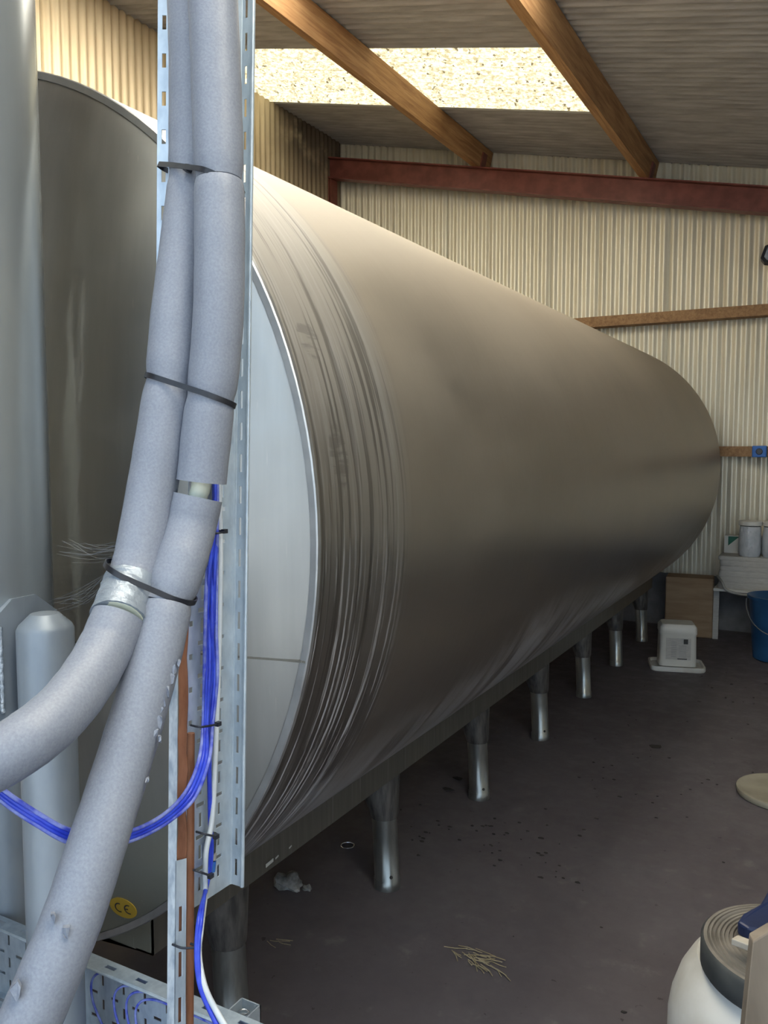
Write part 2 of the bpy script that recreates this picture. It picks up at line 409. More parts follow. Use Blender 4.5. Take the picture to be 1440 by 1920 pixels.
M['rim'] = mat_var('rim_steel', (.50, .52, .54), (.62, .64, .66), .42, .9, 12)
def skirt_mat():
    m, nt, b = newmat('tank_base_steel')
    st = noise(nt, coords(nt, (26, 26, .8)), 2, 4); sl = noise(nt, coords(nt, (50, 50, 1.2)), 2, 3)
    c = mix(nt, st, (.13, .125, .11), (.24, .23, .20)); c = mix(nt, maprange(nt, sl, .58, .72, 0, .45), c, (.42, .41, .40))
    nt.links.new(c, b.inputs['Base Color']); b.inputs['Metallic'].default_value = .6; b.inputs['Roughness'].default_value = .42
    return m
M['skirt'] = skirt_mat()
M['cone'] = mat_var('leg_cone_steel', (.09, .09, .09), (.22, .21, .20), .45, .6, 16, (3, 3, .6))
M['foot'] = mat_var('leg_tube_steel', (.26, .27, .26), (.40, .41, .39), .30, .85, 14, (2, 2, .5))

# ------------------------------------------------------------------ room shell
XL, YB, XR, YF = -4.75, 7.70, 3.4, -0.9
mb = MB(); mb.box((XL-.3, YF, -.12), (XR+.2, YB+.25, 0)); tag(mb.build('floor', M['floor']), kind='structure')
mb = MB(); mb.box((-30, -40, -.16), (30, YF, -.02)); tag(mb.build('ground', M['ground']), kind='structure')

def corrugated(n, pitch, amp, seg=8):
    """profile of n corrugations: list of (s, h)"""
    return [(i*pitch/seg, amp*math.cos(2*PI*i/seg)) for i in range(n*seg+1)]
def sheet(name, prof, f_lo, f_hi, th, mat, parent, extra=1):
    """f_lo(s,h,k), f_hi(s,h,k) give world points; k 0/1 thickness"""
    V = []; F = []; n = len(prof)
    for k in (0, 1):
        for (s, h) in prof:
            V.append(f_lo(s, h, k*th)); V.append(f_hi(s, h, k*th))
    o = 2*n
    for i in range(n-1):
        a = 2*i
        F.append((a, a+2, a+3, a+1)); F.append((o+a, o+a+1, o+a+3, o+a+2))
        F.append((a, o+a, o+a+2, a+2)); F.append((a+1, a+3, o+a+3, o+a+1))
    F.append((0, 1, o+1, o)); F.append((2*n-2, o+2*n-2, o+2*n-1, 2*n-1))
    return autosmooth(mk(name, V, F, mat, parent), 50)
PITCHC = .0762
# back wall
wb = tag(empty('wall_back', (0, YB, 0)), kind='structure')
wx = 7*PITCHC; x0 = -.94 - wx*8; k = 0
while x0 < XR-.05:
    oy = .012 if k % 2 else 0.0
    a = max(x0, XL-.03); n = 7 if a == x0 else max(1, round((x0+wx-a)/PITCHC))
    prof = corrugated(n+1, PITCHC, .012)
    lo = lambda s, h, t, a=a, oy=oy: (a+s, YB+oy+h+t, .475)
    hi = lambda s, h, t, a=a, oy=oy: (a+s, YB+oy+h+t, roofz(a+s)+.02)
    sheet('sheet', prof, lo, hi, .0012, M['sheet_back'], wb); x0 += wx; k += 1
mb = MB(); mb.box((XL-.1, YB+.03, -.02), (XR+.1, YB+.2, .62)); mb.build('plinth', M['concrete'], wb)
# left wall
wl = tag(empty('wall_left', (XL, 0, 0)), kind='structure')
y0 = YB+.03; k = 0
while y0 > YF+.2:
    ox = -.004 if k % 2 else 0.; prof = corrugated(8, PITCHC, .012)
    lo = lambda s, h, t, y0=y0, ox=ox: (XL+ox+h-t, y0-s, .1)
    hi = lambda s, h, t, y0=y0, ox=ox: (XL+ox+h-t, y0-s, roofz(XL)+.03)
    sheet('sheet', prof, lo, hi, .0012, M['sheet_left'], wl); y0 -= wx; k += 1
# right wall and the front wall left of the open doorway (out of view, close the shed)
wr = tag(empty('wall_right', (XR, 0, 0)), kind='structure')
prof = corrugated(112, PITCHC, .009, 4)
sheet('sheet', prof, lambda s, h, t: (XR+h+t, YB-s, .1), lambda s, h, t: (XR+h+t, YB-s, roofz(XR)+.01), .0012, M['sheet_back'], wr)
wf = tag(empty('wall_front', (0, YF, 0)), kind='structure')
prof = corrugated(39, PITCHC, .009, 4)
sheet('sheet', prof, lambda s, h, t: (XL+s, YF+h-t, .0), lambda s, h, t: (XL+s, YF+h-t, roofz(XL+s)+.01), .0012, M['darksheet'], wf)

# roof: sheets run down the slope, corrugations across y
rf = tag(empty('ceiling', (0, 0, 4)), kind='structure')
SHW = 14*PITCHC
ny = 0; yb = 5.415 + 2*SHW + .0
nrm = Vector((math.sin(SLOPE), 0, math.cos(SLOPE)))
def roof_sheet(name, y1, xa, xb, mat, parent, up=0.):
    prof = corrugated(15, PITCHC, .012)
    def P(x, y, h): return Vector((x, y, roofz(x)))+nrm*(h+up+.012)
    return sheet(name, prof, lambda s, h, t: P(xa, y1-s, h+t), lambda s, h, t: P(xb, y1-s, h+t), .004, mat, parent)
rows = [yb + SHW - i*SHW for i in range(9)]
wn = 0
for i, y1 in enumerate(rows):
    up = .005 if i % 2 else 0.
    if i == 2:
        wn += 1; wd = tag(empty('window_%d' % wn, (-3.1, y1-.5, 4.4)), kind='structure')
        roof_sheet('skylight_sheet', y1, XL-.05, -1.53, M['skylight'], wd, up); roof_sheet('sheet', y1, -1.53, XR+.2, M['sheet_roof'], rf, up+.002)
    elif i in (4, 5, 7):  # extra glowing sheets out of view, added only as fill light
        wn += 1; wd = tag(empty('window_%d' % wn, (-1, y1-.5, 4)), kind='structure')
        xs_, xe = (-4.1, -1.0) if i < 7 else (-1.5, 1.6)
        roof_sheet('sheet', y1, XL-.05, xs_, M['sheet_roof'], rf, up+.002)
        roof_sheet('skylight_sheet', y1, xs_, xe, M['skylight_added'], wd, up); roof_sheet('sheet', y1, xe, XR+.2, M['sheet_roof'], rf, up+.002)
    else:
        roof_sheet('sheet', y1, XL-.05, XR+.2, M['sheet_roof'], rf, up)

# red steel rafter along the back wall, with its corner column
def beam_I(name, A, B, side, dep, depth, width, tf, tw, mat, parent=None):
    """I section from A to B (top-centre line); side = width axis, dep = depth axis (downwards)"""
    m = MB(); A = Vector(A); B = Vector(B); L = B-A
    def bar(s0, s1, d0, d1): m.prism([A+side*s0+dep*d0, A+side*s1+dep*d0, A+side*s1+dep*d1, A+side*s0+dep*d1], L)
    bar(-width/2, width/2, 0, tf); bar(-width/2, width/2, depth-tf, depth); bar(-tw/2, tw/2, tf*.98, depth-tf*.98)
    return m.build(name, mat, parent)
ra = empty('steel_rafter', (XL, 7.47, 4.4)); tag(ra, 'dark red steel rafter sloping across the top of the back wall', 'beam')
PD = .195
dn = -nrm; sd = Vector((0, 1, 0))
A = Vector((XL+.04, 7.485, roofz(XL+.04)))+dn*PD; B = Vector((XR, 7.485, roofz(XR)))+dn*PD
beam_I('beam', A, B, sd, dn, .205, .12, .011, .008, M['redsteel'], ra)
co = empty('steel_column', (XL+.12, 7.485, 0)); tag(co, 'dark red steel column in the far left corner', 'column')
beam_I('post', (XL+.015, 7.485, 0), (XL+.015, 7.485, roofz(XL+.1)-PD-.21), sd, Vector((1, 0, 0)), .035, .12, .01, .008, M['redsteel'], co)
# timber purlins
for (x, lab) in ((-3.03, 'long brown timber purlin under the roof, left one, crossing the skylight'), (-1.49, 'long brown timber purlin under the roof, right one, at the skylight end')):
    t = empty('timber_purlin', (x, 3.4, roofz(x)-.1)); tag(t, lab, 'purlin', 'timber purlins under the roof')
    ex = Vector((math.cos(SLOPE), 0, -math.sin(SLOPE))); o = Vector((x, YF+.2, roofz(x)))-ex*.075
    m = MB(); m.prism([o, o+ex*.075, o+ex*.075+dn*PD, o+dn*PD], (0, 8.38-.0, 0)); m.build('timber', M['purlin'], t)
    c = MB(); q = Vector((x, 7.44, roofz(x)))+ex*.001+dn*.06; c.prism([q, q+ex*.012, q+ex*.012+dn*(PD-.062), q+dn*(PD-.062)], (0, .10, 0)); c.build('cleat', M['redsteel'], t)
# timber side rails of the back wall
for (z0, z1, lab) in ((2.675, 2.765, 'upper horizontal timber rail across the cream back wall'), (1.52, 1.605, 'lower horizontal timber rail across the cream back wall, at tank mid height')):
    m = MB(); m.box((XL+.02, 7.555, z0), (XR-.02, 7.688, z1)); tag(m.build('timber_rail', M['rail']), lab, 'rail', 'timber rails on the back wall')

# ------------------------------------------------------------------ the big milk tank
tk = empty('milk_tank', (TX, 4.2, 0)); tag(tk, 'huge horizontal stainless steel cylinder tank on short legs', 'tank')
m = MB()
seg = 128; rings = [TY0+.004, TY0+.03] + [TY0+.03+(TY1-TY0-.06)*i/24 for i in range(1, 25)] + [TY1]
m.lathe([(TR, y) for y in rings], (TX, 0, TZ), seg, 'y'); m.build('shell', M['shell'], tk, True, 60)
def dome(y, sgn, depth, R0):
    prof = []
    kr = .010
    for i in range(0, 9):
        a = i/8*math.radians(64); prof.append((R0-kr+kr*math.cos(a), y+sgn*kr*math.sin(a)))
    r1, h1 = prof[-1]; h1 = (h1-y)*sgn
    for i in range(1, 25):
        r = r1*(1-i/24); t = 1-(r/r1)**2
        prof.append((max(r, .0005), y+sgn*(h1+depth*t)))
    return prof
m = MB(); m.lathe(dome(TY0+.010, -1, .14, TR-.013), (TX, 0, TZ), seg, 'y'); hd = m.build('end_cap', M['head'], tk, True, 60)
m = MB(); m.lathe(dome(TY1-.01, 1, .12, TR-.002), (TX, 0, TZ), seg, 'y'); m.build('end_cap', M['head'], tk, True, 60)
m = MB(); m.lathe([(TR-.017, TY0+.010), (TR-.015, TY0-.0005), (TR-.001, TY0-.001), (TR+.0015, TY0+.0015), (TR+.001, TY0+.012)], (TX, 0, TZ), seg, 'y'); m.build('rim', M['rim'], tk, True, 25)
# weld strap across the near end cap
def cap_y(x, z):
    r = math.hypot(x-TX, z-TZ); pr = dome(TY0+.010, -1, .14, TR-.013)
    for (a, b) in zip(pr, pr[1:]):
        if b[0] <= r <= a[0]: t = (r-a[0])/(b[0]-a[0]) if b[0] != a[0] else 0; return a[1]+(b[1]-a[1])*t
    return TY0
m = MB(); zs = 1.187; pts = []
for i in range(41):
    x = TX-.985+1.97*1.024*i/40; pts.append((x, cap_y(x, zs)))
for (p, q) in zip(pts, pts[1:]):
    m.add([(p[0], p[1]-.0015, zs), (q[0], q[1]-.0015, zs), (q[0], q[1]-.0015, zs+.004), (p[0], p[1]-.0015, zs+.004),
           (p[0], p[1]+.004, zs-.001), (q[0], q[1]+.004, zs-.001), (q[0], q[1]+.004, zs+.005), (p[0], p[1]+.004, zs+.005)],
          [(0, 1, 2, 3), (0, 4, 5, 1), (3, 2, 6, 7)])
m.build('seam', M['skirt'], tk)
# base: side plates, end plate
RX = -1.35; xs = 2*TX-RX; BY0, BY1 = 1.35, 7.1
def shell_z(x): return TZ-math.sqrt(TR**2-(x-TX)**2)
for (a, b) in ((RX-.004, RX), (xs, xs+.004)):
    m = MB(); m.box((a, BY0, .43), (b, BY1, shell_z(a if a > TX else b)+.012)); 
    s = 1 if a > TX else -1
    m.box((min(a, a-s*.05), BY0, .43), (max(a, a-s*.05), BY1, .434)); m.build('base_side', M['skirt'], tk)
for y in (BY0, BY1-.004):
    m = MB(); pts = [(xs, .43), (RX, .43)] + [(RX-(RX-xs)*i/16, shell_z(RX-(RX-xs)*i/16)+.02) for i in range(17)]
    m.prism([(p[0], y, p[1]) for p in pts], (0, .004, 0)); m.build('base_end', M['head'], tk)
# legs: cone welded under the base plus a tube foot with a pin hole
proto = None
def make_leg(x, y):
    s = 1 if x > TX else -1
    lean = .012*s
    m = MB(); pr = [(.086, .46), (.083, .42), (.066, .34), (.052, .275), (.0495, .262)]
    m.lathe(pr, (x, y, 0), 24)
    m.V = [v-Vector((s*.030*max(0, min(1, (v.z-.275)/.145)), 0, 0)) for v in m.V]
    lg = m.build('leg', M['cone'], tk, True, 50)
    m = MB(); V, F, n = tube_geo([(x, y, .285), (x, y, .262), (x+lean*.3, y, .20), (x+lean, y, .035), (x+lean, y, .033), (x+lean, y, .0)], [.046, .046, .046, .046, .049, .049], 24)
    m.add(V, F); m.F.append(tuple(len(m.V)-24+i for i in range(24))); ft = m.build('foot', M['foot'], lg, True, 50)
    m = MB(); d = Vector((.72, -.69, 0)); 
    V, F, n = tube_geo([Vector((x+lean, y, .055))+d*.046, Vector((x+lean, y, .055))+d*.0498], [.006, .006], 12); m.add(V, F); m.F.append(tuple(12+i for i in range(12)))
    return lg, ft, m
for i in range(7):
    y = 1.69+.8815*i if i else 1.69
    lg, ft, hole = make_leg(-1.412, y)
    if i < 4: hole.build('pin_hole', M['ink'], lg)
    make_leg(2*TX+1.412, y)
# oval CE plate
def y_front(px, py):
    d = ray(px, py); p = CAM+d*(1.27/d.y)
    for _ in range(6): p = CAM+d*(cap_y(p.x, p.z)/d.y)
    return p
cc = y_front(232, 1702); cey = cc.y-.002
def ce_pt(u, v, k=0.): return Vector((cc.x+u, cap_y(cc.x+u, cc.z+v)-.0022-k, cc.z+v))
m = MB(); N_ = 28; V = [ce_pt(0, 0)]
for f_ in (.33, .66, 1.): V += [ce_pt(.036*f_*math.cos(2*PI*i/N_), .026*f_*math.sin(2*PI*i/N_)) for i in range(N_)]
V += [v+Vector((0, .0015, 0)) for v in V[-N_:]]
F = [(0, 1+i, 1+(i+1) % N_) for i in range(N_)]+[(1+k*N_+i, 1+k*N_+(i+1) % N_, 1+(k+1)*N_+(i+1) % N_, 1+(k+1)*N_+i) for k in range(3) for i in range(N_)]
m.add(V, F); stk = m.build('sticker', M['yellow'], tk)
m = MB()
def arc(cu, cv, r, a0, a1, wdt):
    n = 10
    for i in range(n):
        a, b = [math.radians(a0+(a1-a0)*(i+j)/n) for j in (0, 1)]
        V = [ce_pt(cu+rr*math.cos(t), cv+rr*math.sin(t), .0010) for t in (a, b) for rr in (r-wdt, r)]
        m.add(V, [(0, 1, 3, 2)])
arc(-.009, 0, .0125, 70, 290, .0032); arc(.016, 0, .0125, 70, 290, .0032)
m.add([ce_pt(u, v, .0010) for (u, v) in ((.005, -.0016), (.0145, -.0016), (.0145, .0016), (.005, .0016))], [(0, 1, 2, 3)])
m.build('lettering', M['ink'], stk)
# paper scraps stuck to the base edge
for (px, py, w_, h_) in ((505, 1618, .034, .012), (519, 1607, .014, .007), (544, 1588, .012, .006)):
    p = on_x(px, py, RX+.003); m = MB(); m.prism([p+Vector((0, -w_/2, -h_/2)), p+Vector((0, w_/2, -h_/2+.003)), p+Vector((0, w_/2, h_/2)), p+Vector((0, -w_/2, h_/2-.002))], (.0015, 0, 0)); m.build('scrap', M['whiteplastic'], tk)

# ------------------------------------------------------------------ grey upright vessel at the left edge
TA = math.radians(50.65); TD = 1.60
T = Vector((-math.sin(TA), math.cos(TA), 0))*TD; VR = .16
vc = T + Vector((-math.cos(TA), -math.sin(TA), 0))*VR
VB = 1.14
vs = empty('upright_vessel', (vc.x, vc.y, 0)); tag(vs, 'tall smooth grey steel vessel standing at the left edge', 'vessel')
m = MB(); m.lathe([(.001, VB-.05), (.08, VB-.045), (.13, VB-.025), (.15, VB-.005), (VR, VB+.025), (VR, 3.1), (.14, 3.15), (.08, 3.18), (.001, 3.19)], (vc.x, vc.y, 0), 96); m.build('body', M['bluegrey_steel'], vs, True, 40)
LA = math.radians(28.793)+math.atan((720-76)/FPX); LR = .045; LU = Vector((-math.sin(LA), math.cos(LA), 0)); _b2 = LU.dot(vc)
LP = LU*(_b2-math.sqrt(_b2*_b2-vc.dot(vc)+(VR+LR+.004)**2)); ZT = at(76, 1150, LP.dot(Vector((FWD.x, FWD.y, 0)))).z
dirv = (LP-vc); dirv.z = 0; dirv.normalize(); LP = vc+dirv*(VR+LR+.004)
base_ang = math.atan2(dirv.y, dirv.x)
def vleg(a, vis):
    d = Vector((math.cos(a), math.sin(a), 0)); p = vc+d*(VR+LR+.004)
    m = MB(); m.lathe([(LR, 0), (LR, ZT-.030), (LR-.004, ZT-.022), (LR*.5, ZT-.004), (.0005, ZT)], (p.x, p.y, 0), 32); m.F.append(tuple(range(32))); lg = m.build('leg', M['leg_steel'], vs, True, 30)
    # pad plate between leg and vessel, with weld beads down both edges
    tn = Vector((-d.y, d.x, 0)); q = vc+d*(VR-.006)
    m = MB(); z0, z1 = ZT-.19, ZT-.005
    m.prism([q+tn*.070*s+Vector((0, 0, z)) for (s, z) in ((-.8, z0), (.8, z0), (1, z0+.03), (1, z1-.01), (.35, z1+.025), (-.35, z1+.025), (-1, z1-.01), (-1, z0+.03))], d*.010); pl = m.build('pad_plate', M['leg_steel'], lg)
    if vis:
        for s, r_, off in ((.0705, .0055, .005), (.052, .0040, .012), (-.052, .0040, .012)):
            pts = [q+d*off+tn*s+Vector((random.uniform(-.0006, .0006), random.uniform(-.0006, .0006), z0+.03+(z1-z0-.045)*i/30)) for i in range(31)]
            m = MB(); m.tube(pts, [r_*(.75+.35*random.random()) for _ in pts], 8); m.build('weld_bead', M['weld'], lg, True, 80)
for k in range(3): vleg(base_ang+k*2*PI/3, k == 0)

# ------------------------------------------------------------------ upright cable tray, slotted angle, strut, pipes
ez = Vector((0, 0, 1))
XT = -.80
# tray plate in an x = const plane; leans a little
tr = empty('cable_tray', (XT, .92, .93)); tag(tr, 'upright perforated galvanised cable tray carrying the blue cables', 'cable tray')
zb0, zt = .935, 2.75
lean = (1.019-.965)/(2.255-.936)
ev = Vector((0, lean, 1)).normalized(); eu = Vector((0, 1, -lean)).normalized(); en = Vector((1, 0, 0))
O = Vector((XT, .862, zb0)); W = .103; L = (zt-zb0)
holes = []; v = .02
while v < L-.06:
    holes.append((.028, v, .0345, v+.021)); holes.append((.022, v+.030, .040, v+.0365))
    holes.append((.070, v+.004, .0755, v+.022)); holes.append((.066, v+.032, .080, v+.0375))
    holes.append((0.004, v+.012, .012, v+.020))
    v += .0475
V, F = perforated(W, L, holes, .0015, O, eu, ev, en); mk('plate', V, F, M['galv'], tr)
# far flange towards +x with slots and a rolled lip
hl = []; v = .015
while v < L-.05: hl.append((.008, v, .0125, v+.026)); v += .0475
V, F = perforated(.022, L, hl, .0015, O+eu*W, en, ev, eu); mk('flange', V, F, M['galv'], tr)
m = MB(); m.tube([O+eu*(W+.001)+en*.022, O+eu*(W+.001)+en*.022+ev*L], .0032, 10); m.build('lip', M['galv'], tr, True)
m = MB(); m.tube([O+eu*W+en*.001, O+eu*W+en*.001+ev*L], .0022, 8); m.build('fold', M['galv'], tr, True)
# bolt head on the plate
p = on_x(352, 1523, XT+.003); m = MB(); m.lathe([(.0005, .004), (.003, .0035), (.005, .001), (.0055, -.001)], (0, 0, 0), 14)
m.V = [Vector((p.x+q.z, p.y+q.x, p.z+q.y)) for q in m.V]; m.build('bolt', M['galv_spangle'], tr, True)

# slotted angle, upper left of the pipes
sa = empty('slotted_angle', (-.85, .9, 1.7)); tag(sa, 'galvanised slotted steel angle upright behind the insulated pipes, upper left', 'angle bar')
pa, pb = at(296, 0, 1.16), at(293, 560, 1.16); ev2 = (pa-pb).normalized(); o2 = pb-ev2*.12
eu2 = (at(318, 0, 1.16)-pa); eu2 = (eu2-ev2*eu2.dot(ev2)).normalized(); en2 = eu2.cross(ev2).normalized()
if en2.dot(FWD) < 0: en2 = -en2
L2 = 1.0; hl = []; zs0 = [543, 470, 402, 332, 260, 188, 115, 43]
pitch = 71.5/FPX*1.16; s0 = (at(296, 543, 1.16)-o2).dot(ev2)
v = s0-2*pitch
while v < L2-.03:
    if v > .02: hl.append((.0063, v-.0095, .0120, v+.0105))
    v += pitch
V, F = perforated(.0175, L2, hl, .0018, o2, eu2, ev2, en2); mk('face', V, F, M['galv'], sa)
V, F = perforated(.05, L2, [], .0018, o2+eu2*.0175, en2, ev2, -eu2); mk('side', V, F, M['galv'], sa)
m = MB(); m.tube([o2+eu2*.0170, o2+eu2*.0170+ev2*L2], .0016, 8); m.build('fold', M['galv_spangle'], sa, True)

# strut post below, with brown pipe and rusty bar behind it
st = empty('strut_post', (-.775, .81, .3)); tag(st, 'galvanised strut post with brown slots, left of the blue cables', 'post')
pa, pb = at(318, 1200, 1.13), at(313, 1920, 1.13); ev3 = (pa-pb).normalized(); o3 = pb-ev3*.72; L3 = (pa-pb).length+.72+.06
eu3 = (at(340, 1200, 1.13)-pa); eu3 = (eu3-ev3*eu3.dot(ev3)).normalized(); en3 = eu3.cross(ev3).normalized()
if en3.dot(FWD) < 0: en3 = -en3
o3.z = max(o3.z, 0.0)
V, F = perforated(.0115, L3, [], .002, o3, eu3, ev3, en3); mk('face', V, F, M['galv_spangle'], st)
hl = []; v = .1
Lside = L3-.36
while v < Lside-.04: hl.append((.004, v, .010, v+.034)); v += .062
sdv = (eu3*.8+en3*.6).normalized()
V, F = perforated(.0145, Lside, hl, .0018, o3+eu3*.0115, sdv, ev3, -eu3); mk('side', V, F, M['galv'], st)
rb = MB(); q = o3+eu3*.0112+en3*.008
V = []
nseg = 60
for i in range(nseg+1):
    h = ev3*(L3*i/nseg); wv = .0012*math.sin(i*1.7)+random.uniform(-.0008, .0008); wv2 = .0012*math.sin(i*1.3+1)+random.uniform(-.0008, .0008)
    V += [q+h+eu3*(.000+min(wv, 0)), q+h+eu3*(.0102+wv2)+en3*.004, q+h+eu3*(.0102+wv2)+en3*.008, q+h+eu3*0+en3*.005]
F = [(4*i+a, 4*i+(a+1) % 4, 4*i+4+(a+1) % 4, 4*i+4+a) for i in range(nseg) for a in range(4)]+[(0, 1, 2, 3), tuple(4*nseg+a for a in range(4))]
rb.add(V, F); rb.build('rusty_bar', M['rust'], st)
cp = MB(); pa, pb = at(357, 1640, 1.175), at(356, 1920, 1.175); d3 = (pb-pa)/(pb-pa).length
e1 = pb+d3*(pb.z/abs(d3.z)-.02); cp.tube([pa-d3*.2, pb, e1], .0054, 16)
tag(cp.build('brown_pipe', M['copper'], None, True, 50), 'thin brown pipe running down beside the strut post', 'pipe')

# ------------------------------------------------------------------ insulated pipes
RP = .0325
def foam(name, P, r, parent, per=10, seg=28, hollow0=False, hollow1=False, rin=.0135, wob=.00015, pinch=()):
    pts = spline(P, per); n = len(pts); rr = []
    for i in range(n):
        x = r*(1+.005*math.sin(i*.9+len(P)))+random.uniform(-wob, wob)
        for (c, a) in pinch: x -= a*math.exp(-((pts[i]-c).length/.012)**2)
        rr.append(x)
    # rounded cut ends
    V, F, _ = tube_geo(pts, rr, seg)
    m = MB(); m.add(V, F)
    def endring(i0, inward, hollow):
        c = pts[0] if i0 == 0 else pts[-1]
        ring = [i0+k for k in range(seg)]
        if hollow:
            b = len(m.V); 
            for k in ring: m.V.append(c+(m.V[k]-c)*(rin/r))
            for k in range(seg): m.F.append((ring[k], ring[(k+1) % seg], b+(k+1) % seg, b+k))
            b2 = len(m.V)
            for k in range(seg): m.V.append(m.V[b+k]+inward*.02)
            for k in range(seg): m.F.append((b+k, b+(k+1) % seg, b2+(k+1) % seg, b2+k))
        else: m.F.append(tuple(ring))
    endring(0, (pts[1]-pts[0]).normalized(), hollow0); endring((n-1)*seg, (pts[-2]-pts[-1]).normalized(), hollow1)
    return m.build(name, M['foam'], parent, True, 45)
A_ = lambda *t: at(*t)
# right hand pipe
rp = empty('insulated_pipe', at(410, 340, 1.08)); tag(rp, 'grey foam lagged pipe on the right, cut open to show cream inner pipe', 'pipe', 'lagged pipes on the cable tray')
R1 = [A_(396, -700, 1.085), A_(396, -260, 1.085), A_(397, -60, 1.085), A_(403, 80, 1.085), A_(407, 200, 1.085), A_(411, 338, 1.085)]
R2 = [A_(411, 342, 1.078), A_(412, 450, 1.075), A_(410, 580, 1.075), A_(402, 690, 1.08), A_(390, 790, 1.085), A_(378, 903, 1.09)]
R3 = [A_(371, 932, 1.092), A_(358, 990, 1.09), A_(338, 1060, 1.07), A_(313, 1132, 1.055)]
R4 = [A_(312, 1135, 1.052), A_(293, 1220, 1.03), A_(262, 1330, 1.0), A_(222, 1460, .965), A_(180, 1590, .925), A_(140, 1710, .895), A_(92, 1830, .87), A_(40, 1950, .85), A_(-10, 2060, .83), A_(-50, 2250, .80), A_(-80, 2700, .77), A_(-90, 3300, .76)]
t1, t2 = A_(411, 336, 1.085), A_(392, 748, 1.085); t3r = A_(320, 1120, 1.055)
foam('foam_sleeve', R1, RP, rp, pinch=((t1, .0035),)); foam('foam_sleeve', R2, RP, rp, hollow1=True, pinch=((t1, .004), (t2, .003)))
foam('foam_sleeve', R3, RP, rp, hollow0=True, pinch=((t3r, .003),)); foam('foam_sleeve', R4, RP, rp, pinch=((t3r, .003),))
m = MB(); m.tube(spline(R2[-2:]+R3[:2], 6), .0128, 20); m.build('inner_pipe', M['pvc'], rp, True, 50)
# left hand pipe
lp = empty('insulated_pipe', at(350, 340, 1.12)); tag(lp, 'grey foam lagged pipe on the left, joined with silver tape and bending left', 'pipe', 'lagged pipes on the cable tray')
L1 = [A_(346, -700, 1.16), A_(352, -260, 1.15), A_(356, -60, 1.145), A_(361, 80, 1.14), A_(362, 200, 1.14), A_(360, 330, 1.135), A_(346, 460, 1.12), A_(330, 590, 1.105), A_(319, 708, 1.10), A_(302, 820, 1.095), A_(283, 930, 1.09), A_(263, 1040, 1.075), A_(248, 1092, 1.06)]
L2_ = [A_(247, 1090, 1.06), A_(241, 1108, 1.05), A_(232, 1132, 1.037), A_(222, 1160, 1.02)]
L3_ = [A_(222, 1158, 1.02), A_(200, 1210, 1.0), A_(165, 1272, .965), A_(115, 1335, .92), A_(55, 1385, .885), A_(-10, 1425, .865), A_(-90, 1465, .85), A_(-180, 1500, .84), A_(-400, 1560, .84), A_(-700, 1580, .86)]
foam('foam_sleeve', L1, RP, lp, pinch=((A_(360, 334, 1.135), .003), (A_(318, 714, 1.10), .003)))
foam('foam_sleeve', L3_, RP, lp, seg=28)
pts = spline(L2_, 10); rr = [RP+.0018+.0004*math.sin(i*.7) for i in range(len(pts))]
V, F, n = tube_geo(pts, rr, 40)
V = [v+Vector((random.uniform(-1, 1), random.uniform(-1, 1), random.uniform(-1, 1)))*.0005 for v in V]
m = MB(); m.add(V, F); m.F.append(tuple(range(40))); m.F.append(tuple((n-1)*40+i for i in range(40))); m.build('tape', M['tape'], lp, True, 40)
m = MB(); m.tube([L2_[-1]+(L2_[-2]-L2_[-1])*.5, L3_[0]+(L3_[1]-L3_[0])*.06], .0318, 24); m.build('inner_pipe', M['pvc'], lp, True, 50)
# torn foam flakes on the right hand pipe
random.seed(11)
for (px, py, sz, ang) in ((326, 1258, .012, .3), (318, 1275, .016, -.4), (312, 1296, .014, .8), (303, 1312, .017, .2), (300, 1330, .013, 1.1), (297, 1352, .016, .5), (291, 1375, .012, -.3), (300, 1386, .008, .6), (276, 1465, .006, .9), (336, 1242, .008, .2), (100, 1722, .012, .4), (122, 1750, .014, -.3), (28, 1860, .016, .4)):
    d = min([(( CX+FPX*((q-CAM).dot(RGT))/((q-CAM).dot(FWD)) - px)**2 + (CY-FPX*((q-CAM).dot(UPV))/((q-CAM).dot(FWD)) - py)**2, (q-CAM).dot(FWD)) for q in spline(R4, 8)])[1]
    sz *= .62; c = at(px, py, d-.0325 if px < 200 else d-.016)
    m = MB(); n = 7; poly = []
    for i in range(n):
        a = 2*PI*i/n+ang; r_ = sz*random.uniform(.55, 1.1)
        poly.append(c+RGT*(r_*.6*math.cos(a))+UPV*(r_*math.sin(a))+FWD*random.uniform(-.003, .003))
    m.prism(poly, (FWD-RGT*.3)*.006); m.build('torn_foam', M['foam'], rp)

